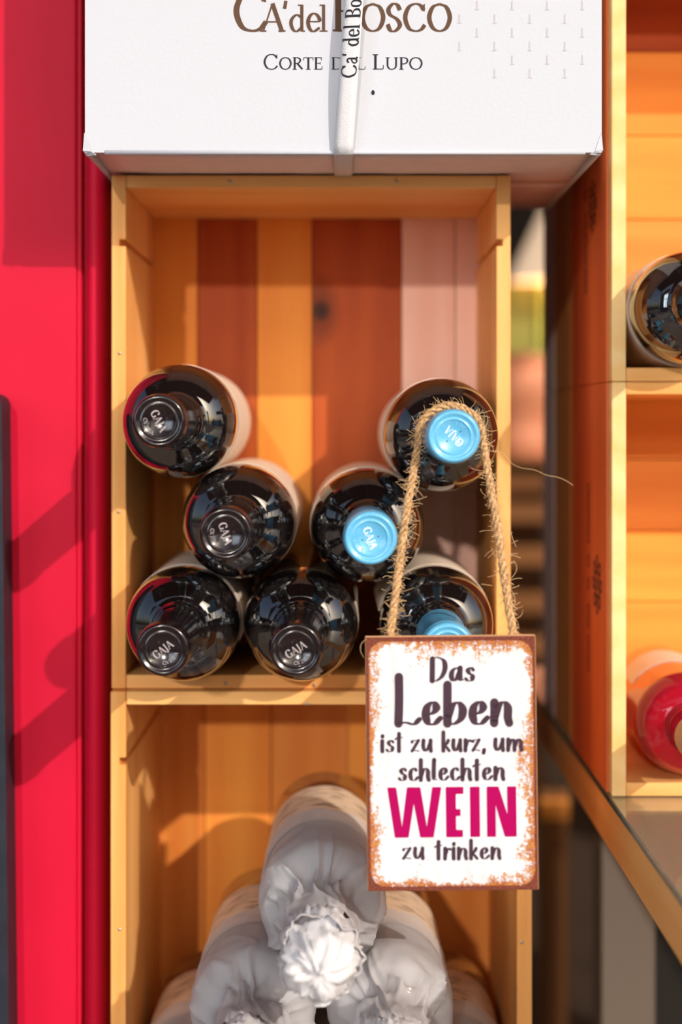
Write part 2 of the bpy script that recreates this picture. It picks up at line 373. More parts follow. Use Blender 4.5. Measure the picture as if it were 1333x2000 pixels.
# ------------------------------------------------------------------ street side: awning overhead, houses opposite (seen mirrored in the bottles)
aw = thing('awning', 'dark canvas awning stretched above the wine display', 'awning', (0, .6, H + 1.27))
M_canvas = plain('awning_canvas', (.10, .035, .030), .8)
AZ = H + 1.27
for i in range(8):
    x = -2.0 + .5 * i
    MB().add([(x, -.30, AZ), (x + .498, -.30, AZ), (x + .498, 1.9, AZ + .55), (x, 1.9, AZ + .55)], [(0, 1, 2, 3)]).build('canvas_strip', M_canvas, aw, origin=(x + .25, .8, AZ)).modifiers.new('cloth', 'SOLIDIFY').thickness = .003
MB().tube([(-2.02, -.31, AZ), (2.02, -.31, AZ)], .022, 12).build('front_bar', plain('awning_bar', (.5, .5, .5), .3, metal=.6), aw, origin=(0, -.31, AZ), smooth=True)
M_win = plain('street_window', (.06, .08, .10), .08, coat=.5)
M_skyglow = plain('sky_glow_window', (.5, .55, .6), .3)
_b = M_skyglow.node_tree.nodes['Principled BSDF']; _b.inputs['Emission Color'].default_value = (.80, .90, 1.0, 1); _b.inputs['Emission Strength'].default_value = 6.5  # glow added to the panes, a bright sky for the bottles to mirror
M_bar = plain('window_bar', (.03, .03, .035), .5)
def house(label, x0, x1, y, h, col, wins):
    """wins: (x0, x1, z0, z1, lit by added glow, columns)"""
    t = thing('street_house', label, 'building', ((x0 + x1) / 2, y - 1, 0))
    MB().box(x0, x1, y - 2.5, y, 0, h).build('wall', plain('facade', col, .8), t, origin=((x0 + x1) / 2, y, 0))
    for (a0, a1, b0, b1, lit, nc) in wins:
        wn_ = MB().box(a0, a1, y, y + .04, b0, b1).build('window', M_skyglow if lit else M_win, t, origin=((a0 + a1) / 2, y, b0))
        for i in range(nc + 1):
            xx = a0 + (a1 - a0) * i / nc; MB().box(xx - .06, xx + .06, y + .041, y + .10, b0, b1).build('window_bar', M_bar, wn_, origin=(xx, y + .07, b0))
        zz = b0 + (b1 - b0) * .62; MB().box(a0, a1, y + .041, y + .09, zz - .05, zz + .05).build('window_bar', M_bar, wn_, origin=((a0 + a1) / 2, y + .07, zz))
house('tall grey shop across the street with an added glow in its wide window', -7.5, -1.9, -4.2, 4.6, (.10, .10, .11), [(-5.2, -2.3, 1.0, 3.5, True, 3), (-7.0, -5.6, 1.0, 3.0, False, 2)])
house('low dark house across the street, facing the display', -1.2, 2.4, -12, 2.3, (.10, .08, .07), [(-.8, .3, .8, 1.9, False, 2), (.8, 1.9, .8, 1.9, True, 2)])
house('tall tan house across the street with an added glow in its small windows', 3.0, 10, -8, 4.4, (.20, .15, .12), [(3.4, 4.6, 1.2, 2.6, True, 2), (5.6, 6.8, 1.2, 2.6, False, 2), (7.6, 8.8, 1.2, 2.6, True, 2)])
# shop interior behind the display, walls and ceiling added to darken the gap
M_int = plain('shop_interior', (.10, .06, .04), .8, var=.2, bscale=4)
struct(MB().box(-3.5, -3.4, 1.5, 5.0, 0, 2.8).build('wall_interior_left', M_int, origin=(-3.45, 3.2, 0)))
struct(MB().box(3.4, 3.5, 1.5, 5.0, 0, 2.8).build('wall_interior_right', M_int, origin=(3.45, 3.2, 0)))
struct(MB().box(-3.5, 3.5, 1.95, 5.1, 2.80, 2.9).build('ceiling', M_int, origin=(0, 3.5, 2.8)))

# ------------------------------------------------------------------ crates
T_ = 0.0094
def crate(name, label, x0, x1, z0, z1, yf, yb, planks, tones, axis='z', groove=None, t=T_, group=None, nails=()):
    """open-fronted wine crate; planks: list of (a0, a1, tone, knot) across the back"""
    r = thing(name, label, 'crate', ((x0 + x1) / 2, (yf + yb) / 2, z0), group)
    side, top, bot = tones
    gd, gh = .0042, .0022
    def sideboard(xa, s, tn, seed):               # s=+1: inner face looks right
        xb = xa + s * t
        poly = [(xa, z0), (xb, z0)]
        if groove:
            for g in groove: poly += [(xb, g - gh), (xb - s * gd, g - gh), (xb - s * gd, g + gh), (xb, g + gh)]
        poly += [(xb, z1), (xa, z1)]
        if s > 0: poly = poly[::-1]
        MB().prism(poly, lambda u, v, q: (u, q, v), yf, yb).build('side_board', wood(tn, 'z' if axis == 'z' else 'y', seed), r, origin=((xa + xb) / 2, (yf + yb) / 2, z0), bevel=.0007)
    sideboard(x0, 1, side, 3); sideboard(x1, -1, side, 4)
    e = .0002
    MB().box(x0 + t + e, x1 - t - e, yf + .0006, yb, z1 - t * .87, z1).build('top_board', wood(top, 'x', 5), r, origin=((x0 + x1) / 2, (yf + yb) / 2, z1), bevel=.0007)
    MB().box(x0 + t + e, x1 - t - e, yf + .0006, yb, z0, z0 + t * .95).build('bottom_board', wood(bot, 'x', 6), r, origin=((x0 + x1) / 2, (yf + yb) / 2, z0), bevel=.0007)
    for i, pk in enumerate(planks):
        a0, a1, tn = pk[:3]; kn = pk[3] if len(pk) > 3 else None
        if axis == 'z':
            MB().box(a0 + .0003, a1 - .0003, yb + .0003, yb + .007, z0, z1).build('back_plank', wood(tn, 'z', 10 + i, kn), r, origin=((a0 + a1) / 2, yb, z0), bevel=.0006)
        else:
            MB().box(x0, x1, yb + .0003, yb + .007, a0 + .0003, a1 - .0003).build('back_plank', wood(tn, 'x', 10 + i, kn), r, origin=((x0 + x1) / 2, yb, a0), bevel=.0006)
    for p in nails:
        mb = MB(); q = Vector(p)
        mb.lathe([(-.001, .0), (-.001, .0011), (.0005, .0011), (.0008, .0006), (.0009, 0)], 10)
        mb.v = [v + q for v in mb.v]
        mb.build('nail', M_nail, r, origin=q, smooth=True)
    return r
YF, YB = 1.060, 1.220
def Xb(px): return (px - 670) * YB / F
X0, X1 = -.1521, .1104
Z0, Z1 = H - .1733, H + .1642
DK = (.05, .022, .012)
knot_k = ((Xb(627), H + (830 - 607) * YB / F, .0068, 1.0, 1.15, (.06, .020, .010)), (Xb(627), H + (830 - 607) * YB / F, .0135, 1.0, 1.8, (.26, .05, .012)))[::-1]
mid_planks = [(X0, Xb(386), 'honey'), (Xb(386), Xb(502), 'heart'), (Xb(502), Xb(610), 'honey'),
              (Xb(610), Xb(785), 'heart', knot_k), (Xb(785), Xb(890), 'pink'), (Xb(890), X1, 'pink')]
crate('wine_crate', 'open pine wine crate of dark bottles under the white carton', X0, X1, Z0, Z1, YF, YB, mid_planks,
      ('pine', 'pine', 'pine'), groove=[H + (830 - 474) * YF / F], group='wine crates of the middle stack',
      nails=[P(450, 354, YF), P(775, 354, YF), P(234, 690, YF), P(232, 1000, YF), P(440, 1334, YF), P(615, 1338, YF)])
# lower, slightly wider crate
LF, LB = 1.050, 1.250
LX0, LX1 = (216 - 670) * LF / F, (1040 - 670) * LF / F
LZ1 = Z0 - .0003; LZ0 = LZ1 - .302
def Xl(px): return (px - 670) * LB / F
low_planks = [(LX0, Xl(400), 'amber'), (Xl(400), Xl(530), 'honey'), (Xl(530), Xl(680), 'amber'), (Xl(680), Xl(820), 'honey'), (Xl(820), LX1, 'amber')]
crate('wine_crate', 'open pine crate of tissue-wrapped bottles underneath the crate of dark bottles', LX0, LX1, LZ0, LZ1, LF, LB, low_planks,
      ('pine', 'pine', 'pine'), t=.0100, groove=[H + (830 - 1487) * LF / F], group='wine crates of the middle stack',
      nails=[P(600, 1375, LF), P(234, 1815, LF), P(1020, 1840, LF)])
# the stack stands on one more crate
crate('wine_crate', 'bottommost empty pine crate standing on the paving under the stack', LX0, LX1, 0.0005, LZ0 - .0003, LF, LB, [(LX0 + i * .0686, LX0 + (i + 1) * .0686, 'amber') for i in range(4)],
      ('pine', 'pine', 'pine'), group='wine crates of the middle stack')

# ------------------------------------------------------------------ dark bottles
BR_ = .0364; BL = .303; YBASE = 1.2145
def bottle_profile(R, L_):
    k = L_ / .303
    sh_ = [(.184 + .0285 * math.sin(math.radians(t)), R - .0280 + .0280 * math.cos(math.radians(t))) for t in range(0, 71, 5)]
    return [(h * k, r) for h, r in [(0, .004), (.0, R - .006), (.002, R - .002), (.007, R), (.05, R), (.10, R), (.15, R), (.175, R)] + sh_ +
            [(.2135, R * .462), (.2165, R * .428), (.221, R * .408), (.228, R * .398), (.25, R * .392), (.30, R * .386), (.3015, R * .30), (.3015, .001)]]
meshes = {}
def make_bottle(kind):
    """a lying bottle along local -Y, base disc at the origin"""
    r = thing('wine_bottle', 'x', 'bottle', (0, 0, 0), world=False)
    MB().lathe(bottle_profile(BR_, BL), 64).build('glass', M_glass, r, smooth=True)
    lab = MB().lathe([(.038, BR_ + .0003), (.038, BR_ + .0006), (.168, BR_ + .0006), (.168, BR_ + .0002)], 44, math.radians(-20), math.radians(200)).build('label', M_label, r, smooth=True, auto=40)
    mc = M_capblue if kind == 'blue' else M_capblack
    q = .0002
    cap = MB().lathe([(.232, .0147), (.232, .0150), (.234, .0151), (.262, .01475), (.288, .0145), (.2905, .0149), (.2915, .01555), (.2945, .01575), (.2965, .0155), (.2972, .01515), (.2985, .0154), (.3005, .0152),
                      (.3026, .0145), (.3032, .0136), (.3030, .0126), (.3022, .0118), (.3020, .0104), (.30225, .0101), (.30225, .0096), (.3018, .0093), (.3016, .0091), (.3016, .0)], 56).build('capsule', mc, r, smooth=True, auto=60)
    me = M_embblue if kind == 'blue' else M_embglint
    S0 = .3016
    gw, gh = .0128, .0046
    pl = set_text('GAJA', RO, .18, .07, -gw / 2, gw / 2, -gh / 2, gh)
    fn = lambda u, v, d: (u, -(S0 + .00005 + d * 1.0), v)
    ink(pl, fn, .00035).build('name_lettering', me, cap)
    wd = .0120
    pl = arc_map(set_text('CN 2772 A', RO, .16, .08, 0, wd, 0, .0022), .0088, -PI / 2, wd)
    ink(pl, fn, .0002).build('code_lettering', M_embblue2 if kind == 'blue' else me, cap)
    for s in (-1, 1):
        h = MB(); c = Vector((s * .0006, -(S0 + .00008), s * .0046))
        h.add([c + Vector((.00045 * math.cos(2 * PI * k / 12), 0, .00045 * math.sin(2 * PI * k / 12))) for k in range(12)], [tuple(range(12))])
        h.build('vent_hole', M_hole, cap)
    return r
proto = {k: make_bottle(k) for k in ('black', 'blue')}
used = set()
def place_bottle(kind, px, py, roll, lab_roll, label, group=None, wx=None, wz=None):
    """px, py: centre of the shoulder as seen in the crate's mouth"""
    c = P(px, py, 1.025)
    loc = Vector((c.x if wx is None else wx, YBASE, c.z if wz is None else wz))
    if kind in used: o = dup(proto[kind], loc)
    else: o = proto[kind]; o.location = loc; used.add(kind)
    o['label'] = label
    if group: o['group'] = group
    o.rotation_euler = (0, 0, 0)
    for ch in o.children:
        n = ch.name.split('.')[0]
        if n == 'capsule': ch.rotation_euler = (0, -math.radians(roll), 0)
        if n == 'label': ch.rotation_euler = (0, -math.radians(lab_roll), 0)
    return o
G = 'wine bottles lying in the crate under the carton'
zfl = Z0 + T_ * .95
ZB = zfl + BR_ + .0009
def cz(z): return 830 - (z - H) * F / 1.025
yb_ = cz(ZB)
place_bottle('black', 350, 823, -63, -40, 'dark wine bottle with black capsule lying topmost against the crate side board', G)
place_bottle('black', 466, 1019, -72, -40, 'dark wine bottle with black capsule resting on the two bottom black-capped bottles', G)
place_bottle('black', 357, yb_, 38, 0, 'dark black-capped wine bottle on the crate floor against the side board', G)
place_bottle('black', 588, yb_, 32, 180, 'dark black-capped wine bottle in the middle of the row on the crate floor', G)
place_bottle('blue', 863, 850, 133, 60, 'dark wine bottle with light blue capsule that the jute rope hangs from', G)
place_bottle('blue', 718, 1027, -70, 40, 'dark wine bottle with light blue capsule in full view, its cap free of rope', G)
place_bottle('blue', 853, yb_, 20, -30, 'dark wine bottle whose light blue capsule is half hidden behind the hanging sign', G)

# ------------------------------------------------------------------ white carton on top
CF, CB = .9815, 1.2315
CX0, CX1 = -.157, .1577
CZ = Z1 + .0004; CH = .36
carton = thing('wine_carton', 'large white wine carton with brown lettering on top of the crates', 'box', (0, (CF + CB) / 2, CZ))
bx = MB(); d = .0012
# walls with a slightly bulging front
nx, nz = 14, 10
vs_, fs_ = [], []
for j in range(nz + 1):
    for i in range(nx + 1):
        u, v = i / nx, j / nz
        bul = .0007 * math.sin(PI * u) * min(1, v * 2.2)
        vs_.append((CX0 + (CX1 - CX0) * u, CF - bul, CZ + .0012 + (CH - .0012) * v))
for j in range(nz):
    for i in range(nx):
        a = j * (nx + 1) + i; fs_.append((a, a + 1, a + nx + 2, a + nx + 1))
bx.add(vs_, fs_)
o = bx.build('front_panel', M_carton, carton, origin=(0, CF, CZ))
md = o.modifiers.new('board', 'SOLIDIFY'); md.thickness = .003; md.offset = -1
MB().box(CX0, CX0 + .003, CF + .0032, CB, CZ, CZ + CH).build('side_panel', M_carton, carton, origin=(CX0, 1.1, CZ), bevel=.0008)
MB().box(CX1 - .003, CX1, CF + .0032, CB, CZ, CZ + CH).build('side_panel', M_carton, carton, origin=(CX1, 1.1, CZ), bevel=.0008)
MB().box(CX0 + .003, CX1 - .003, CB - .003, CB, CZ, CZ + CH).build('back_panel', M_carton, carton, origin=(0, CB, CZ))
MB().box(CX0 + .003, CX1 - .003, CF + .0035, CB - .003, CZ + CH - .003, CZ + CH).build('top_flap', M_carton, carton, origin=(0, 1.1, CZ + CH))
for k in range(2):
    y0 = CF + .0036 + k * .1215
    fl = MB(); nx, ny = 16, 6; vs_, fs_ = [], []
    for j in range(ny + 1):
        for i in range(nx + 1):
            u, v = i / nx, j / ny
            vs_.append((CX0 + .0032 + (CX1 - CX0 - .0064) * u, y0 + .1205 * v, CZ + .0006 + .0006 * random.random() + (.003 * (2 * u - 1) ** 6 * (1 - v) if k == 0 else 0)))
    for j in range(ny):
        for i in range(nx):
            a = j * (nx + 1) + i; fs_.append((a, a + nx + 1, a + nx + 2, a + 1))
    fl.add(vs_, fs_)
    o = fl.build('bottom_flap', M_cartonin, carton, origin=(0, y0, CZ), smooth=True)
    md = o.modifiers.new('board', 'SOLIDIFY'); md.thickness = .002; md.offset = -1
# rolled lower edge and crushed corners
MB().tube([(CX0 + .012, CF + .0008, CZ + .0014), (0, CF + .0004, CZ + .0012), (CX1 - .010, CF + .0008, CZ + .0014)], .0015, 8).build('rolled_edge', M_carton, carton, origin=(0, CF, CZ), smooth=True)
for sgn, cx in ((-1, CX0), (1, CX1)):
    cf = MB()
    a = [(cx - sgn * .0001, CF - .0003, CZ + .013), (cx - sgn * .0022, CF - .0005, CZ + .008), (cx + sgn * .0008, CF - .0003, CZ + .0024), (cx - sgn * .0040, CF - .0006, CZ + .0020), (cx - sgn * .0070, CF - .0003, CZ - .0001), (cx - sgn * .001, CF + .003, CZ - .0002), (cx + sgn * .0004, CF + .004, CZ + .005), (cx - sgn * .003, CF + .001, CZ + .0010)]
    cf.add(a, [(0, 1, 2), (1, 3, 2), (3, 4, 7), (3, 7, 2), (7, 4, 5), (2, 7, 5), (2, 5, 6), (0, 2, 6)])
    o = cf.build('corner_fold', M_carton, carton, origin=(cx, CF, CZ)); md = o.modifiers.new('board', 'SOLIDIFY'); md.thickness = .0006
def bulge(x, z):
    u = (x - CX0) / (CX1 - CX0); v = (z - CZ - .0012) / (CH - .0012)
    return .0007 * math.sin(PI * u) * min(1, v * 2.2)
KC = CF / F
def cfn(off):
    def f(u, v, d):                                # u, v in photo-scale units of the carton front
        x = (u - 670) * KC; z = H + (830 - v) * KC
        return (x, CF - bulge(x, z) - off - d, z)
    return f
def flipv(pl): return [[(u, -v) for u, v in p] for p in pl]
big = (flipv(set_text('C', RO, .145, .05, 455, 526, -62, 80)) + flipv(set_text('A', RO, .16, .06, 510, 557, -62, 56)) + flipv(set_text("'", RO, .16, .06, 550, 568, -62, 60)) +
       flipv(set_text('d', RO, .14, .05, 564, 598, -62, 50)) + flipv(set_text('e', RO, .14, .05, 597, 628, -62, 54)) + flipv(set_text('l', RO, .14, .05, 623, 642, -62, 50)) +
       flipv(set_text('B', RO, .16, .05, 646, 706, -62, 78)) + flipv(set_text('OSCO', RO, .16, .055, 704, 884, -62, 55)))
ink(big, cfn(.00025)).build('brand_lettering', M_brownink, carton, origin=(0, CF, CZ + .15))
sub = (flipv(set_text('Corte', RO, .13, .05, 514, 632, -136, 30, .80)) + flipv(set_text('Del', RO, .13, .05, 646, 716, -136, 24, .99)) + flipv(set_text('Lupo', RO, .13, .05, 727, 827, -136, 30, .80)))
ink(sub, cfn(.00025)).build('name_lettering', M_blackink, carton, origin=(0, CF, CZ + .1))
fm = []
for row in range(6):
    for i in range(4):
        u = 650 + .45 * ((627 if row % 2 == 0 else 551) + 152.5 * i); v = .45 * (22 + 59 * row)
        if row > 3 and i < 1: continue
        fm += [[(u - 1.6, v - 8), (u + 1.6, v - 8), (u + 1.2, v + 9), (u - 1.2, v + 9)], [(u - 4, v + 8), (u + 4, v + 8), (u + 4, v + 10), (u - 4, v + 10)]]
ink(fm, cfn(.0002)).build('faint_print', M_faint, carton, origin=(.1, CF, CZ + .2))
ink([[(729 + 3.5 * math.cos(k * PI / 5), 181 + 5 * math.sin(k * PI / 5)) for k in range(10)]], cfn(.0002)).build('speck', M_blackink, carton, origin=(.02, CF, CZ + .1))
# ribbon hanging over the front and under the bottom
rb = MB(); path = []
for i in range(25):
    t = i / 24; v = -120 + (303 + 120) * t
    uc = 692 - 21 * max(0, (v / 303)) ** 1.0
    path.append((uc, v, .0042 + .006 * math.sin(PI * min(1, t)) ** .8 - .0030 * t))
vs_ = []
for (u, v, of) in path:
    for s in (-18.5, -6, 6, 18.5):
        x = (u + s - 670) * KC; z = H + (830 - v) * KC
        vs_.append((x, CF - .0022 - of - (.0006 if abs(s) < 10 else 0) - s * .00006, z))
n0 = len(path)
for yy, zz in ((CF - .0012, CZ - .0001), (CF + .003, CZ - .0010), (CF + .030, CZ - .0012), (CF + .0765, CZ - .0010)):
    for s in (-18.5, -6, 6, 18.5): vs_.append(((671 + s - 670) * KC, yy, zz)); 
n0 += 4
rb.add(vs_, [(i * 4 + k, i * 4 + k + 1, i * 4 + k + 5, i * 4 + k + 4) for i in range(n0 - 1) for k in range(3)])
rib = rb.build('ribbon', M_ribbon, carton, origin=(0, CF - .01, CZ), smooth=True)
md = rib.modifiers.new('cloth', 'SOLIDIFY'); md.thickness = .0004
def rfn(u, v, d):                                  # u runs up the ribbon, v across it (0 = right edge, up = left)
    vv = 160 - u; t = max(0, min(1, (vv + 120) / 423)); uc = 692 - 21 * max(0, vv / 303)
    of = .0042 + .006 * math.sin(PI * t) ** .8 - .0030 * t
    x = (uc + 15 - v - 670) * KC; s = 15 - v
    return (x, CF - .0022 - of - .0012 - s * .00006 - d, H + (830 - vv) * KC)
ink(set_text("Ca' del Bosco", RO, .13, .05, 0, 196, 0, 30), rfn).build('ribbon_lettering', M_blackink, rib, origin=(0, CF, CZ + .1))

# ------------------------------------------------------------------ hanging sign
SG = .899; ST = .006; K = SG / F
def sign_mat():
    m, N, L, b = mat('rusty_enamel_print')
    tc = N.new('ShaderNodeTexCoord'); sx = N.new('ShaderNodeSeparateXYZ'); L.new(tc.outputs['Object'], sx.inputs[0])
    hw, hh = SW / 2, SH / 2
    def math_(op, a, bb=None, c=None):
        n = N.new('ShaderNodeMath'); n.operation = op
        for i, q in enumerate((a, bb, c)):
            if q is None: continue
            if isinstance(q, (int, float)): n.inputs[i].default_value = q
            else: L.new(q, n.inputs[i])
        return n.outputs[0]
    def noise(scale, det, rough=.6, stretch=None):
        n = N.new('ShaderNodeTexNoise'); n.inputs['Scale'].default_value = scale; n.inputs['Detail'].default_value = det; n.inputs['Roughness'].default_value = rough
        if stretch:
            mp = N.new('ShaderNodeMapping'); mp.inputs['Scale'].default_value = stretch; L.new(tc.outputs['Object'], mp.inputs['Vector']); L.new(mp.outputs['Vector'], n.inputs['Vector'])
        else: L.new(tc.outputs['Object'], n.inputs['Vector'])
        return n.outputs['Fac']
    # rounded-rectangle distance (negative inside), measured from the white field's edge
    R_ = .0085
    ax = math_('SUBTRACT', math_('ABSOLUTE', sx.outputs['X']), hw - .0019 - R_); az = math_('SUBTRACT', math_('ABSOLUTE', sx.outputs['Z']), hh - .0028 - R_)
    mx_ = math_('MAXIMUM', ax, 0); mz_ = math_('MAXIMUM', az, 0)
    ln = math_('SQRT', math_('ADD', math_('MULTIPLY', mx_, mx_), math_('MULTIPLY', mz_, mz_)))
    dist = math_('SUBTRACT', math_('ADD', ln, math_('MINIMUM', math_('MAXIMUM', ax, az), 0)), R_)
    n_big = noise(38, 3); n_mid = noise(330, 6, .8); n_fine = noise(900, 4, .7); n_str = noise(150, 4, .7, (1, 1, .12))
    # wobbly outer edge -> frame colour
    edge = math_('ADD', dist, math_('MULTIPLY', math_('SUBTRACT', n_mid, .5), .0014))
    is_frame = math_('GREATER_THAN', edge, 0)
    # rust density falls off inwards
    reach = math_('MULTIPLY_ADD', n_big, .046, -.0165)
    depth = math_('DIVIDE', math_('MULTIPLY', dist, -1), math_('MAXIMUM', reach, .0015))
    rsum = math_('ADD', math_('MULTIPLY', n_mid, .6), math_('ADD', math_('MULTIPLY', n_fine, .25), math_('MULTIPLY', n_str, .25)))
    thr = math_('MULTIPLY_ADD', depth, .11, .482)
    rust = N.new('ShaderNodeMapRange'); rust.inputs[1].default_value = -.015; rust.inputs[2].default_value = .03
    L.new(math_('SUBTRACT', rsum, thr), rust.inputs[0])
    # stray specks
    speck = N.new('ShaderNodeMapRange'); speck.inputs[1].default_value = .695; speck.inputs[2].default_value = .72
    L.new(noise(480, 2, .5), speck.inputs[0])
    sm = N.new('ShaderNodeMapRange'); sm.inputs[1].default_value = .54; sm.inputs[2].default_value = .70; L.new(noise(30, 1), sm.inputs[0])
    spk = math_('MULTIPLY', speck.outputs[0], sm.outputs[0])
    rc = N.new('ShaderNodeValToRGB'); rc.color_ramp.elements[0].position = .36; rc.color_ramp.elements[0].color = (.13, .028, .010, 1)
    rc.color_ramp.elements[1].position = .62; rc.color_ramp.elements[1].color = (.52, .28, .08, 1)
    e = rc.color_ramp.elements.new(.5); e.color = (.40, .105, .022, 1)
    L.new(n_mid, rc.inputs['Fac'])
    wc = N.new('ShaderNodeValToRGB'); wc.color_ramp.elements[0].color = (.58, .56, .58, 1); wc.color_ramp.elements[1].color = (.68, .69, .74, 1); wc.color_ramp.elements[0].position = .3; wc.color_ramp.elements[1].position = .6
    L.new(n_str, wc.inputs['Fac'])
    fc = N.new('ShaderNodeValToRGB'); fc.color_ramp.elements[0].color = (.09, .022, .014, 1); fc.color_ramp.elements[1].color = (.24, .065, .040, 1); fc.color_ramp.elements[0].position = .35; fc.color_ramp.elements[1].position = .65
    L.new(n_fine, fc.inputs['Fac'])
    def mix(f, a, bb):
        x = N.new('ShaderNodeMix'); x.data_type = 'RGBA'; L.new(f, x.inputs[0]); L.new(a, x.inputs[6])
        if isinstance(bb, tuple): x.inputs[7].default_value = bb
        else: L.new(bb, x.inputs[7])
        return x.outputs[2]
    c = mix(rust.outputs[0], wc.outputs['Color'], rc.outputs['Color'])
    c = mix(spk, c, (.14, .025, .03, 1))
    c = mix(is_frame, c, fc.outputs['Color'])
    L.new(c, b.inputs['Base Color']); b.inputs['Roughness'].default_value = .55; b.inputs['Specular IOR Level'].default_value = .1
    return m
SX0, SX1 = (716 - 670) * K, (1050 - 670) * K; SZ1 = H + (830 - 1243) * K; SZ0 = H + (830 - 1738) * K
SW, SH = SX1 - SX0, SZ1 - SZ0
scx, scz = (SX0 + SX1) / 2, (SZ0 + SZ1) / 2
sign = thing('hanging_sign', 'rust-edged white sign with German wine motto hanging on a jute rope', 'sign', (scx, SG, scz), world=False)
TILT = Quaternion((1, 0, 0), math.radians(-1.8)) @ Quaternion((0, 1, 0), math.radians(-.55))
sign.rotation_mode = 'QUATERNION'; sign.rotation_quaternion = TILT
M_mdf = plain('sign_board_edge', (.70, .40, .20), .7, bump=.3, bscale=900)
MB().box(-SW / 2, SW / 2, .0006, ST, -SH / 2, SH / 2).build('board', M_mdf, sign, bevel=.0005)
M_sign = sign_mat()
face = MB().box(-SW / 2 + .0003, SW / 2 - .0003, -.0001, .0007, -SH / 2 + .0003, SH / 2 - .0003).build('printed_face', M_sign, sign, bevel=.0003)
# text in the sign's own crop units (1 unit = .3 photo px)
u0, u1, v0, v1 = 112, 1232, 125, 1800
def sfn(u, v, d):
    return ((u - (u0 + u1) / 2) / (u1 - u0) * SW, -.00025 - d, -(v - (v0 + v1) / 2) / (v1 - v0) * SH)
M_plum = plain('plum_ink', (.060, .034, .050), .6, spec=.05)
M_wein = plain('magenta_ink', (.36, .002, .090), .6, spec=.05)
lines = [('Das', 536, 842, 424, 92, .38), ('Leben', 298, 1096, 708, 152, .37), ('ist', 206, 362, 884, 78, .34), ('zu', 408, 560, 884, 78, .34), ('kurz,', 608, 904, 884, 78, .34),
         ('um', 950, 1156, 884, 80, .34), ('schlechten', 322, 1032, 1074, 84, .34), ('zu', 344, 500, 1588, 74, .34), ('trinken', 560, 1000, 1592, 76, .34)]
for tx, a, c_, base, xh, th in lines:
    pl = set_text(tx, BR, th, .085, a, c_, -base, xh)
    ink(flipv(pl), sfn).build('motto_lettering', M_plum, sign)
def rnd(poly, r=7, seg=4):
    out = []; n = len(poly)
    for i in range(n):
        p0, p1, p2 = Vector(poly[i - 1]), Vector(poly[i]), Vector(poly[(i + 1) % n])
        a, c_ = (p0 - p1), (p2 - p1); q = min(r, a.length * .45, c_.length * .45)
        s, e = p1 + a.normalized() * q, p1 + c_.normalized() * q
        for k in range(seg + 1):
            t = k / seg; v = s * (1 - t) ** 2 + p1 * 2 * t * (1 - t) + e * t * t; out.append((v.x, v.y))
    return out
WE = [[(247,1118),(306,1118),(342,1378),(376,1118),(464,1118),(504,1378),(542,1118),(602,1118),(548,1448),(460,1448),(420,1225),(384,1448),(294,1448)],
      [(630,1118),(746,1118),(746,1165),(696,1165),(696,1264),(726,1264),(726,1310),(696,1310),(696,1400),(740,1400),(740,1448),(630,1448)],
      [(788,1118),(852,1118),(852,1448),(788,1448)],
      [(898,1118),(976,1118),(1032,1300),(1032,1118),(1092,1118),(1092,1448),(1014,1448),(956,1240),(956,1448),(898,1448)]]
for p in WE: ink([rnd(p)[::-1]], sfn).build('wein_letter', M_wein, sign)

# rope, in world space (children of the sign: take its transform out)
bpy.context.view_layer.update()
inv = (sign.matrix_world.copy()).inverted()
neck = P(861, 853, 1.025); NC = Vector((neck.x, .931, neck.z))
RR = .0186
def hole(px): return Vector(((px - 670) * K, SG + .0092, SZ1 - .004))
hl, hr = hole(764), hole(1006)
arc = [NC + Vector((RR * math.cos(math.radians(a)), 0, RR * math.sin(math.radians(a)))) for a in range(188, -16, -12)]
ctrl = [hl + Vector((.0005, 0, -.010)), hl + Vector((0, -.001, .004))]
A0 = arc[0]
for t in (.2, .4, .6, .8): ctrl.append(hl.lerp(A0, t) + Vector((-.0012 * math.sin(PI * t), 0, 0)))
ctrl += arc
A1 = arc[-1]
for t in (.2, .4, .6, .8): ctrl.append(A1.lerp(hr, t) + Vector((.0010 * math.sin(PI * t), 0, 0)))
ctrl += [hr + Vector((0, -.001, .004)), hr + Vector((-.0005, 0, -.010))]
def spline3(pts, k):
    p = [pts[0] * 2 - pts[1]] + pts + [pts[-1] * 2 - pts[-2]]; out = []
    for i in range(1, len(p) - 2):
        for j in range(k):
            t = j / k; out.append(0.5 * ((2 * p[i]) + (p[i + 1] - p[i - 1]) * t + (2 * p[i - 1] - 5 * p[i] + 4 * p[i + 1] - p[i + 2]) * t * t + (-p[i - 1] + 3 * p[i] - 3 * p[i + 1] + p[i + 2]) * t ** 3))
    out.append(p[-2]); return out
rough = spline3(ctrl, 10)
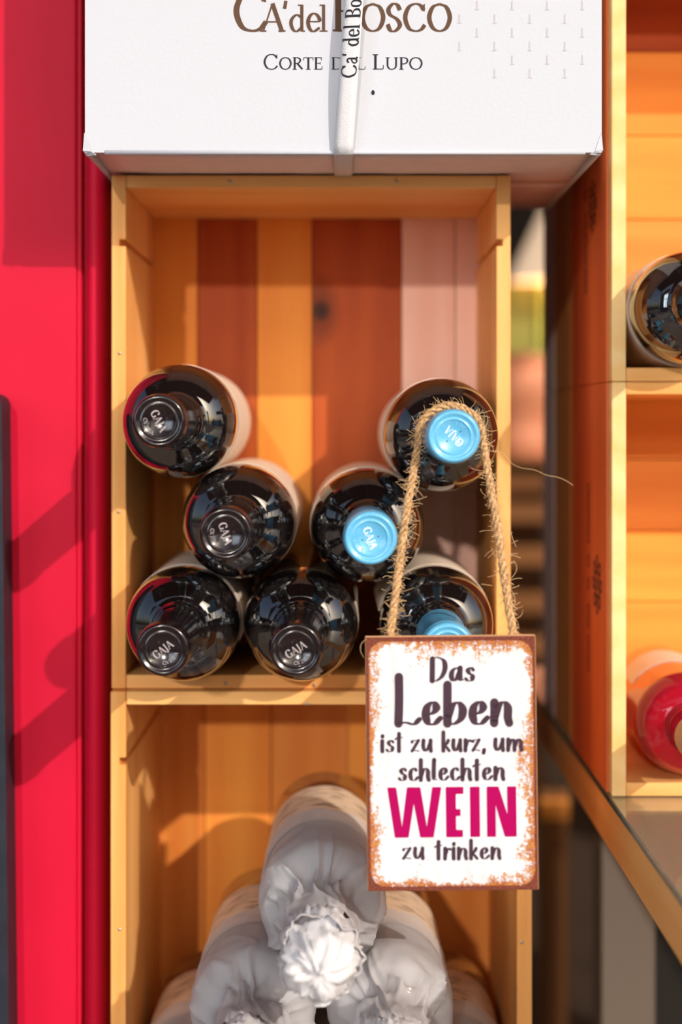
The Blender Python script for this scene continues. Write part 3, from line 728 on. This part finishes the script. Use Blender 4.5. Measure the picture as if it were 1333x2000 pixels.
# resample evenly
ln = [0]
for i in range(1, len(rough)): ln.append(ln[-1] + (rough[i] - rough[i - 1]).length)
NS = 360; rope = []; j = 0
for i in range(NS):
    s = ln[-1] * i / (NS - 1)
    while j < len(ln) - 2 and ln[j + 1] < s: j += 1
    rope.append(rough[j].lerp(rough[j + 1], (s - ln[j]) / max(1e-9, ln[j + 1] - ln[j])))
def frame(i):
    t = (rope[min(i + 1, NS - 1)] - rope[max(i - 1, 0)]).normalized(); u = t.cross(Vector((0, 1, 0))).normalized(); return t, u, t.cross(u)
m, N, L, b = mat('jute'); M_jute = m
tc = N.new('ShaderNodeTexCoord'); nz = N.new('ShaderNodeTexNoise'); nz.inputs['Scale'].default_value = 700; nz.inputs['Detail'].default_value = 4
L.new(tc.outputs['Object'], nz.inputs['Vector']); cr = N.new('ShaderNodeValToRGB'); cr.color_ramp.elements[0].position = .3; cr.color_ramp.elements[0].color = (.26, .12, .045, 1); cr.color_ramp.elements[1].position = .65; cr.color_ramp.elements[1].color = (.72, .45, .22, 1)
L.new(nz.outputs['Fac'], cr.inputs['Fac']); L.new(cr.outputs['Color'], b.inputs['Base Color']); b.inputs['Roughness'].default_value = .85
bp = N.new('ShaderNodeBump'); bp.inputs['Strength'].default_value = .9; bp.inputs['Distance'].default_value = .0006; L.new(nz.outputs['Fac'], bp.inputs['Height']); L.new(bp.outputs['Normal'], b.inputs['Normal'])
def local(mb): mb.v = [inv @ v for v in mb.v]; return mb
for k in range(3):
    pts = []
    for i in range(NS):
        t, u, v = frame(i); a = 2 * PI * k / 3 + ln[-1] * i / (NS - 1) / .0155 * 2 * PI
        wob = 1 + .12 * math.sin(i * .37 + k * 2)
        pts.append(rope[i] + (u * math.cos(a) + v * math.sin(a)) * .00125 * wob)
    local(MB().tube(pts, lambda q: .00128 + .00018 * math.sin(q * 90 + k), 8)).build('rope_strand', M_jute, sign, smooth=True)
m_f = plain('jute_fibre', (.62, .40, .20), .8)
fb = MB()
for q in range(900):
    i = random.randrange(12, NS - 12); t, u, v = frame(i)
    # more fuzz on the outside of the loop
    a = random.uniform(0, 2 * PI); d = (u * math.cos(a) + v * math.sin(a) * .6).normalized()
    p = rope[i] + d * .0018; L0 = random.choice((.0020, .0030, .0040, .0045, .0075)) * random.uniform(.6, 1.3)
    dirv = (d * .75 + t * random.uniform(-1.1, 1.1)).normalized(); pts = [p]; curl = Vector((random.uniform(-1, 1), random.uniform(-.5, .5), random.uniform(-1, 1)))
    for s in range(4):
        p = p + dirv * L0 / 4; pts.append(p); dirv = (dirv + curl * .38).normalized()
    fb.tube(pts, .00014, 3, cap=False)
o = local(fb).build('rope_fibres', m_f, sign); o['kind'] = 'stuff'
# one long stray fibre and a few loose curls
def stray(pix, r=.00016):
    pts = spline3([P(x, y, yy) for x, y, yy in pix], 5)
    local(MB().tube(pts, r, 4)).build('stray_fibre', m_f, sign, smooth=True)
stray([(944, 882, .925), (965, 880, .92), (985, 887, .918), (1000, 905, .915), (1020, 914, .912), (1045, 918, .91), (1068, 928, .91), (1090, 932, .91), (1108, 940, .91), (1120, 948, .91)])
stray([(990, 1018, .92), (998, 1040, .917), (1003, 1055, .915), (1009, 1068, .915)])
stray([(1000, 1062, .915), (1006, 1058, .914), (1012, 1056, .914)])
stray([(992, 1106, .915), (1004, 1096, .91), (1010, 1110, .91), (1004, 1124, .91), (994, 1134, .91), (1002, 1142, .912)])
stray([(962, 1144, .915), (950, 1142, .912), (941, 1141, .91)])
stray([(712, 1286, .903), (705, 1272, .90), (706, 1258, .90), (716, 1248, .90)])
stray([(936, 826, .93), (950, 812, .925), (953, 824, .922), (944, 842, .92)])

# ------------------------------------------------------------------ tissue-wrapped bottles
def tissue_mat():
    m, N, L, b = mat('white_tissue')
    b.inputs['Base Color'].default_value = (.84, .82, .86, 1); b.inputs['Roughness'].default_value = .55
    tr = N.new('ShaderNodeBsdfTranslucent'); tr.inputs['Color'].default_value = (.85, .83, .86, 1)
    tp = N.new('ShaderNodeBsdfTransparent'); m1 = N.new('ShaderNodeMixShader'); m2 = N.new('ShaderNodeMixShader')
    tc = N.new('ShaderNodeTexCoord'); mp = N.new('ShaderNodeMapping'); mp.inputs['Scale'].default_value = (1, .45, 1); mp.inputs['Rotation'].default_value = (.2, .3, .35)
    n = N.new('ShaderNodeTexNoise'); n.noise_type = 'RIDGED_MULTIFRACTAL'; n.inputs['Scale'].default_value = 26; n.inputs['Detail'].default_value = 3
    L.new(tc.outputs['Object'], mp.inputs['Vector']); L.new(mp.outputs['Vector'], n.inputs['Vector'])
    mr = N.new('ShaderNodeMapRange'); mr.inputs[1].default_value = .0; mr.inputs[2].default_value = 2.2; mr.inputs[3].default_value = .40; mr.inputs[4].default_value = .02; L.new(n.outputs['Fac'], mr.inputs[0])
    bp = N.new('ShaderNodeBump'); bp.inputs['Strength'].default_value = 1.0; bp.inputs['Distance'].default_value = .006; L.new(n.outputs['Fac'], bp.inputs['Height']); L.new(bp.outputs['Normal'], b.inputs['Normal'])
    m1.inputs[0].default_value = .3; L.new(b.outputs[0], m1.inputs[1]); L.new(tr.outputs[0], m1.inputs[2])
    L.new(mr.outputs[0], m2.inputs[0]); L.new(m1.outputs[0], m2.inputs[1]); L.new(tp.outputs[0], m2.inputs[2])
    L.new(m2.outputs[0], N['Material Output'].inputs['Surface']); return m
M_tissue = tissue_mat()
M_tuft = plain('tissue_twist', (.62, .60, .62), .7, bump=.45, bscale=110)
M_amber = plain('amber_bottle_glass', (.060, .030, .016), .07, coat=.5)
def printed_label():
    m, N, L, b = mat('printed_cream_label')
    tc = N.new('ShaderNodeTexCoord'); mp = N.new('ShaderNodeMapping'); mp.inputs['Scale'].default_value = (40, 260, 40); L.new(tc.outputs['Object'], mp.inputs['Vector'])
    n = N.new('ShaderNodeTexNoise'); n.inputs['Scale'].default_value = 1.6; n.inputs['Detail'].default_value = 1; L.new(mp.outputs['Vector'], n.inputs['Vector'])
    cr = N.new('ShaderNodeValToRGB'); cr.color_ramp.elements[0].position = .57; cr.color_ramp.elements[0].color = (.74, .56, .40, 1); cr.color_ramp.elements[1].position = .66; cr.color_ramp.elements[1].color = (.16, .10, .07, 1)
    L.new(n.outputs['Fac'], cr.inputs['Fac']); L.new(cr.outputs['Color'], b.inputs['Base Color']); b.inputs['Roughness'].default_value = .6; return m
M_plabel = printed_label()
WR = .0375
def make_wrapped():
    r = thing('wrapped_bottle', 'x', 'bottle', (0, 0, 0), world=False)
    MB().lathe(bottle_profile(WR - .0012, .295), 48).build('glass', M_amber, r, smooth=True)
    MB().lathe([(.05, WR - .0006), (.05, WR - .0003), (.135, WR - .0003), (.135, WR - .0006)], 48).build('label', M_plabel, r, smooth=True, auto=40)
    def fold(h, a, k=1.0):
        """creases that gather towards the neck"""
        tw = a + 6.0 * (h - .2) + .55 * mn.noise(Vector((math.cos(a) * 1.1, math.sin(a) * 1.1, h * 34)))
        p = Vector((math.cos(tw) * 1.7, math.sin(tw) * 1.7, h * 14)); q = Vector((math.cos(tw) * 3.4, math.sin(tw) * 3.4, h * 40 + 7)); w_ = Vector((math.cos(a) * 2.5, math.sin(a) * 2.5, h * 70))
        r1 = max(0, 1 - abs(mn.noise(p)) * 4.0) ** 1.3; r2 = max(0, 1 - abs(mn.noise(q)) * 4.5)
        return k * (r1 * .0046 + r2 * .0017 + (mn.noise(w_) + .5) * .0016)
    prof = [(.112 + .0030 * i, 0) for i in range(49)]
    base = bottle_profile(WR + .0004, .295)
    def rad(h):
        for (h0, r0), (h1, r1) in zip(base, base[1:]):
            if h0 <= h <= h1 and h1 > h0: return r0 + (r1 - r0) * (h - h0) / (h1 - h0)
        return base[-3][1]
    def fn(h, r_, a):
        edge = .010 * mn.noise(Vector((math.cos(a) * 2, math.sin(a) * 2, 3))) if h < .1121 else 0
        rr = rad(h) + .0004; t = max(0, min(1, (h - .185) / .05)); t0 = max(0, min(1, (h - .13) / .06))
        return rr + .0050 * t + fold(h, a) * (.25 * t0 + 1.0 * math.sin(PI * min(.92, t)) ** 1.1), h + edge
    MB().lathe(prof, 180, fn=fn).build('tissue', M_tissue, r, smooth=True)
    # crumpled twist over the cap
    def crumple(h, r_, a, sd, amp):
        p = Vector((r_ * math.cos(a), r_ * math.sin(a), h)) * 75 + Vector((sd, sd * .3, 0)); q = p * 2.3
        rg = (1 - abs(mn.noise(p)) * 2.2) * .55 + (1 - abs(mn.noise(q)) * 2.2) * .30
        return (rg - .45) * amp
    def tf(h, r_, a):
        tw = a + 30 * (h - .27); c = crumple(h, max(r_, .004), a, 2.0, .0040)
        c += (max(0, 1 - abs(mn.noise(Vector((math.cos(tw) * 2.4, math.sin(tw) * 2.4, h * 20)))) * 3.5) - .35) * .0042
        return max(0, r_ + c * min(1, r_ / .012)), h + (crumple(h, max(r_, .004), a, 9.0, .0042) + .0035 * mn.noise(Vector((math.cos(tw) * 3, math.sin(tw) * 3, r_ * 200)))) * (1 if h > .285 else .4)
    MB().lathe([(.244, .0175), (.249, .0182), (.254, .0192), (.259, .0202), (.264, .0210), (.269, .0214), (.274, .0214), (.279, .0210), (.284, .0204), (.289, .0196), (.293, .0186), (.2965, .0172), (.2995, .0152), (.3018, .0128), (.3035, .0100), (.3045, .0070), (.305, .0035), (.305, .0)], 120, fn=tf).build('tissue_twist', M_tuft, r, smooth=True)
    def sk(h, r_, a):
        k = max(0, (r_ - .018) / .009); n1 = mn.noise(Vector((math.cos(a) * 1.6, math.sin(a) * 1.6, 5))); n2 = mn.noise(Vector((math.cos(a) * 6, math.sin(a) * 6, h * 60)))
        return r_ + k * (.0062 * n1 + .0030 * n2) - .0030, h + k * (.007 * mn.noise(Vector((math.cos(a) * 3, math.sin(a) * 3, 11))) + .004 * n1)
    o = MB().lathe([(.250, .0180), (.258, .0200), (.266, .0222), (.273, .0242), (.279, .0256), (.284, .0266)], 140, fn=sk).build('tissue_frill', M_tuft, r, smooth=True)
    o.modifiers.new('paper', 'SOLIDIFY').thickness = .0003
    return r
wp = make_wrapped()
GW = 'bottles wrapped in white tissue in the lower crate'
BY = 1.165
ztop = H - (1750 - 830) * .975 / F
def put_wrapped(o, X, Z, roll, label, yb=BY, pitch=0):
    o.location = (X, yb, Z); o.rotation_euler = (math.radians(pitch), -math.radians(roll), 0); o['label'] = label; o['group'] = GW
xt = (628 - 670) * .975 / F; dx = .0412; dz = math.sqrt((2 * WR + .0062) ** 2 - dx ** 2)
put_wrapped(wp, xt, ztop, 0, 'tissue-wrapped bottle with crumpled twist lying on top of the wrapped pile', pitch=1.6)
put_wrapped(dup(wp), xt - dx - .0005, ztop - dz, 130, 'tissue-wrapped bottle in second layer on the side of the red wall', BY + .002)
put_wrapped(dup(wp), xt + dx + .0005, ztop - dz, 250, 'tissue-wrapped bottle in second layer below the motto sign', BY + .001)
zb3 = LZ0 + .0095 + WR + .0036
for X, lb in ((xt - 2 * dx - .002, 'wrapped bottle on lower crate floor, close to the red wall'), (xt, 'wrapped bottle on lower crate floor, in the middle of the bottom layer'), (xt + 2 * dx + .002, 'wrapped bottle on lower crate floor, close to the table')):
    put_wrapped(dup(wp), X, zb3, random.uniform(0, 360), lb, 1.20)

# ------------------------------------------------------------------ table with glass top, right
TX = .1735; TZ = H - .2423
table = thing('display_table', 'wooden display table with glass sheet on top carrying the stacked crates', 'table', (.55, 1.1, 0))
GT = .005
MB().box(TX + .001, 1.0, .55, 1.62, TZ - .036, TZ - GT - .0003).build('tabletop', wood('pine', 'y', 31), table, origin=(.55, 1.1, TZ - .02), bevel=.0012)
m, N, L, b = mat('table_glass'); b.inputs['Base Color'].default_value = (.86, .95, .90, 1); b.inputs['Roughness'].default_value = .03; b.inputs['Transmission Weight'].default_value = .9; b.inputs['IOR'].default_value = 1.45
MB().box(TX, 1.0, .55, 1.62, TZ - GT, TZ).build('glass_sheet', m, table, origin=(.55, 1.1, TZ), bevel=.0008)
m_leg = plain('grey_leg', (.30, .25, .20), .5, bump=.1)
for (lx, ly) in ((.232, 1.33), (.93, 1.33), (.232, .62), (.93, .62)):
    if ly < 1 and lx < .5: continue
    MB().box(lx - .022, lx + .022, ly - .022, ly + .022, 0, TZ - .0365).build('leg', m_leg, table, origin=(lx, ly, 0), bevel=.002)
MB().box(.21, .95, 1.345, 1.365, TZ - .10, TZ - .0365).build('apron', wood('brown', 'x', 33), table, origin=(.58, 1.35, TZ - .07))

MB().box(.236, .95, 1.44, 1.455, .002, TZ - .0365).build('back_panel', plain('under_table_shade', (.030, .024, .020), .7), table, origin=(.6, 1.45, 0))  # added dark sheet standing in for the shade under the table
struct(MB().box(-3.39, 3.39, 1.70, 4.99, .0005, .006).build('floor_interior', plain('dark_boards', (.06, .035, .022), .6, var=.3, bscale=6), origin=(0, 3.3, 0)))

# ------------------------------------------------------------------ crates on the table
RX0, RX1 = .1752, .1752 + .337
RF, RB = 1.050, 1.222
rz0 = TZ + .0004; rz1 = H + .0280; rz2 = rz1 + .0004; rz3 = rz2 + .318
def hp(z0, z1, tones):
    n = len(tones); return [(z0 + (z1 - z0) * i / n, z0 + (z1 - z0) * (i + 1) / n, t) for i, t in enumerate(tones)]
GR = 'wine crates stacked on the table'
c_up = crate('wine_crate', 'pine wine crate on the table, upper of the two, holding a dark bottle', RX0, RX1, rz2, rz3, RF, RB, hp(rz2, rz3, ['honey', 'amber', 'honey', 'honey', 'heart']), ('cream', 'pine', 'pine'), axis='x', group=GR)
c_lo = crate('wine_crate', 'pine wine crate on the glass table top holding a rose bottle', RX0, RX1, rz0, rz1, RF, RB, hp(rz0, rz1, ['pine', 'honey', 'honey', 'amber', 'amber']), ('cream', 'pine', 'pine'), axis='x', group=GR)
# reddish outer cheek of these crates, with burnt-in stamps
M_burn = plain('burnt_stamp', (.13, .028, .012), .8)
def cheek(c, z0, z1, marks):
    ck = MB().box(RX0 - .0016, RX0 - .0001, RF + .012, RB, z0, z1).build('side_veneer', wood('red', 'z', 40), c, origin=(RX0, 1.13, z0), bevel=.0003)
    fn = lambda u, v, d: (RX0 - .0018 - d, u, v)
    for polys in marks: ink(polys, fn).build('burnt_stamp', M_burn, ck, origin=(RX0, polys[0][0][0], polys[0][0][1]))
def ring(cy, czv, r, wd, a=1.0, n=20):
    return [[(cy + (r + s) * a * math.cos(t), czv + (r + s) * math.sin(t)) for t, s in ((2 * PI * k / n, -wd / 2), (2 * PI * (k + 1) / n, -wd / 2), (2 * PI * (k + 1) / n, wd / 2), (2 * PI * k / n, wd / 2))] for k in range(n)]
def rosette(cy, czv, r):
    p = ring(cy, czv, r * .42, r * .16) + ring(cy, czv, r * .16, r * .12)
    for k in range(8): p += ring(cy + r * .74 * math.cos(k * PI / 4), czv + r * .74 * math.sin(k * PI / 4), r * .19, r * .13, n=10)
    return p
def side_pt(px, py): Y = RX0 * F / (px - 670); return Y, H + (830 - py) * Y / F
def letters(px, pys):
    out = []
    for py in pys:
        y, z = side_pt(px, py); out.append(ring(y, z, .0036, .0022, 1.0, 12))
    return out
y, z = side_pt(1172, 1142); y2, z2 = side_pt(1163, 402)
cheek(c_lo, rz0, rz1, [rosette(y, z, .021)] + letters(1155, [955, 975, 1000, 1025, 1050, 1095, 1140, 1190, 1215, 1250, 1275, 1300]))
cheek(c_up, rz2, rz3, [rosette(y2, z2, .019)] + letters(1150, [382, 428, 452, 472, 500, 522, 540, 562]))
# a second pair of crates right behind
GB = 'wine crates of the rear row on the table'
for (za, zb, lb) in ((rz0, rz1, 'brown wine crate on the table behind the crate with the rose bottle'), (rz2, rz3, 'brown wine crate atop the rear row, behind the upper table crate')):
    r = thing('wine_crate', lb, 'crate', (RX0 + .17, 1.325, za), GB)
    mb = wood('tan', 'z', 45)
    MB().box(RX0, RX0 + .009, 1.235, 1.334, za, zb).build('side_board', mb, r, origin=(RX0, 1.3, za), bevel=.0008)
    MB().box(RX1 - .009, RX1, 1.235, 1.334, za, zb).build('side_board', mb, r, origin=(RX1, 1.3, za), bevel=.0008)
    MB().box(RX0 + .0092, RX1 - .0092, 1.235, 1.334, za, za + .009).build('bottom_board', mb, r, origin=(.34, 1.3, za))
    MB().box(RX0 + .0092, RX1 - .0092, 1.235, 1.334, zb - .009, zb).build('top_board', mb, r, origin=(.34, 1.3, zb))
    MB().box(RX0 - .0004, RX1, 1.3345, 1.404, za, zb).build('back_panel', plain('pale_backing', (.72, .58, .56), .7), r, origin=(.34, 1.4, za), bevel=.0008)

# dark bottle in the upper table crate
place_bottle('black', 0, 0, 10, 75, 'dark wine bottle lying in the upper crate on the table', None, wx=RX0 + T_ + BR_ + .0008, wz=rz2 + T_ * .95 + BR_ + .0012)
# rose bottle
def make_rose():
    r = thing('rose_bottle', 'pink rose wine bottle with tan cork lying in the crate on the glass', 'bottle', (0, 0, 0), world=False)
    m, N, L, b = mat('rose_glass'); b.inputs['Base Color'].default_value = (.50, .012, .040, 1); b.inputs['Roughness'].default_value = .04; b.inputs['Transmission Weight'].default_value = .55; b.inputs['IOR'].default_value = 1.35; b.inputs['Coat Weight'].default_value = .5
    MB().lathe(bottle_profile(.0335, .25), 64).build('glass', m, r, smooth=True)
    MB().lathe([(.04, .0337), (.04, .0340), (.10, .0340), (.10, .0337)], 40, .6, 2.6).build('label', M_label, r, smooth=True, auto=40)
    mc = plain('cork_capsule', (.74, .42, .20), .55, bump=.2, bscale=500)
    cp = MB().lathe([(.206, .0142), (.206, .0148), (.240, .0150), (.247, .0158), (.251, .0150), (.2525, .0130), (.2525, .0)], 48).build('capsule', mc, r, smooth=True, auto=50)
    tick = []
    for k in range(14):
        a = PI * .55 + k * .14; tick.append([(rr * math.cos(a + s), rr * math.sin(a + s)) for rr, s in ((.0098, -.02), (.0116, .02), (.0118, .05), (.0100, .01))])
    ink(tick, lambda u, v, d: (u, -.25262 - d, v)).build('cap_marks', M_burn, cp)
    return r
rose = make_rose()
pb = Vector((.2250, 1.210, rz0 + T_ * .95 + .0346)); 
rose.location = pb
rose.rotation_euler = (0, 0, 0)
dirv = Vector((-.065, -1, .020)).normalized()
pb.x += .010; rose.location = pb
rose.rotation_mode = 'QUATERNION'; rose.rotation_quaternion = Vector((0, -1, 0)).rotation_difference(dirv)

# ------------------------------------------------------------------ dark board at the edge of the red wall
brd = thing('chalkboard', 'dark framed board with rounded corner leaning in front of the red wall', 'sign', (-.38, 1.06, 0))
def rrect(x0, x1, z0, z1, r, n=6):
    out = []
    for cx, cz_, a0 in ((x1 - r, z1 - r, 0), (x0 + r, z1 - r, 90), (x0 + r, z0 + r, 180), (x1 - r, z0 + r, 270)):
        out += [(cx + r * math.cos(math.radians(a0 + 90 * k / n)), cz_ + r * math.sin(math.radians(a0 + 90 * k / n))) for k in range(n + 1)]
    return out
zt = H + (830 - 768) * 1.05 / F; sh = lambda u, v: u + .0118 * (H - v + .02)       # leans a little
MB().prism(rrect(-.44, -.2225, .002, zt, .008), lambda u, v, t: (sh(u, v), t, v), 1.050, 1.0785).build('frame', plain('board_frame', (.018, .021, .030), .5, spec=.2, bump=.1, bscale=60, var=.5), brd, origin=(-.4, 1.06, 0), smooth=True, auto=40)
MB().prism(rrect(-.425, -.236, .02, zt - .015, .004), lambda u, v, t: (sh(u, v), t, v), 1.0485, 1.0505).build('writing_panel', plain('slate', (.018, .020, .024), .6), brd, origin=(-.4, 1.05, 0), smooth=True, auto=40)

# ------------------------------------------------------------------ things far behind, seen through the gap
def at(px, py, Y): return P(px, py, Y)
YS = 3.0
shelf = thing('shelf_rack', 'dark slatted wooden rack standing far behind the gap between the crates', 'shelf', (.36, YS + .2, 0))
m_dk = wood('brown', 'x', 51)
for k, py in enumerate((915, 1000, 1085, 1175, 1260)):
    zc = at(0, py, YS).z
    MB().box(.02, .70, YS - .02, YS, zc - .018, zc + .018).build('slat', m_dk if k else wood('brown', 'x', 52), shelf, origin=(.36, YS, zc), bevel=.002)
for X in (.0, .70): MB().box(X, X + .04, YS, YS + .40, 0, at(0, 890, YS).z).build('upright', m_dk, shelf, origin=(X, YS + .2, 0))
zs = at(0, 905, YS).z
MB().box(-.01, .75, YS - .02, YS + .42, zs - .02, zs).build('shelf_board', m_dk, shelf, origin=(.36, YS + .2, zs))
M_peach = plain('peach_ceramic', (.72, .26, .13), .6)
vz = MB()
def vlathe(mb, prof, c, n=32):
    vs_, fs_ = [], []
    for h, r in prof:
        for k in range(n): vs_.append((c[0] + r * math.cos(2 * PI * k / n), c[1] + r * math.sin(2 * PI * k / n), c[2] + h))
    for i in range(len(prof) - 1):
        for k in range(n): fs_.append((i * n + k, i * n + (k + 1) % n, (i + 1) * n + (k + 1) % n, (i + 1) * n + k))
    return mb.add(vs_, fs_)
xg = at(1030, 0, YS).x
vlathe(vz, [(0, .001), (0, .05), (.01, .064), (.035, .072), (.06, .066), (.075, .062), (.11, .085), (.15, .096), (.18, .088), (.205, .05), (.212, .001)], (xg, YS + .10, zs + .0005))
tag(vz.build('vase', M_peach, origin=(xg, YS + .1, zs), smooth=True), 'rounded peach-coloured vase out of focus on the far rack', 'vase')
YO = 3.55
oz0, oz1 = at(0, 712, YO).z, at(0, 552, YO).z
cab = thing('olive_cabinet', 'olive green cabinet with pale edge far behind the gap', 'cabinet', (.25, YO + .2, 0))
MB().box(-.10, at(1052, 0, YO).x, YO, YO + .4, oz0 - .1, oz1).build('body', plain('olive', (.20, .19, .018), .6), cab, origin=(.1, YO, 0), bevel=.003)
MB().box(at(1053, 0, YO).x, at(1064, 0, YO).x, YO - .01, YO + .4, oz0 - .1, oz1).build('edge_strip', plain('lime', (.42, .45, .05), .5), cab, origin=(.4, YO, 0), bevel=.002)
MB().box(-.10, at(1064, 0, YO).x, YO, YO + .4, 0, oz0 - .1005).build('plinth', wood('brown', 'x', 55), cab, origin=(.1, YO, 0))
# made-up cream lampshade hanging above, its glow added to brighten the blurred shape
sh_m = plain('cream_glow_shade', (.78, .56, .38), .7); bs_ = sh_m.node_tree.nodes['Principled BSDF']; bs_.inputs['Emission Color'].default_value = (1, .70, .46, 1); bs_.inputs['Emission Strength'].default_value = .75
YL = 3.55; zl0 = at(0, 553, YL).z; zl1 = at(0, 395, YL).z
lp = MB(); xl = at(1120, 0, YL).x
vlathe(lp, [(0, .140), (.002, .142), (zl1 - zl0, .060), (zl1 - zl0 + .002, .058)], (xl, YL + .0, zl0), 40)
added_lamp = thing('added_pendant_lamp', 'made-up glowing cream cone lampshade hanging far behind, above the olive cabinet', 'added_lamp', (xl, YL, zl0))
o = lp.build('shade', sh_m, added_lamp, origin=(xl, YL, zl0), smooth=True); o.modifiers.new('s', 'SOLIDIFY').thickness = .002
MB().tube([(xl, YL, zl1), (xl, YL, 2.799)], .004, 8).build('cord', plain('lamp_cord', (.03, .03, .03), .6), added_lamp, origin=(xl, YL, zl1))
bl = bpy.data.lights.new('fill_bulb', 'POINT'); bl.energy = 2.2; bl.color = (1, .72, .45); bl.shadow_soft_size = .04  # fill light added to brighten the vase and cabinet
bo = bpy.data.objects.new('fill_bulb', bl); C.objects.link(bo); bo.location = (xl - .0, YL - .02, zl0 + .03)
# tan panel below the table, behind
YP = 2.0
pn = thing('leaning_board', 'tan wooden board leaning behind the stack under the table edge', 'board', (at(1085, 0, YP).x, YP, 0))
MB().box(at(1055, 0, YP).x, at(1112, 0, YP).x, YP, YP + .02, 0, at(0, 1545, YP).z).build('panel', wood('brown', 'z', 61), pn, origin=(at(1085, 0, YP).x, YP, 0), bevel=.002)
MB().box(at(1055, 0, YP).x, at(1112, 0, YP).x, YP - .004, YP, at(0, 1600, YP).z, at(0, 1560, YP).z).build('batten', wood('amber', 'x', 62), pn, origin=(at(1085, 0, YP).x, YP, at(0, 1580, YP).z))

for o in bpy.data.objects:                            # bookkeeping keys are not part of the scene
    for k in ('_w', '_loc'):
        if k in o: del o[k]
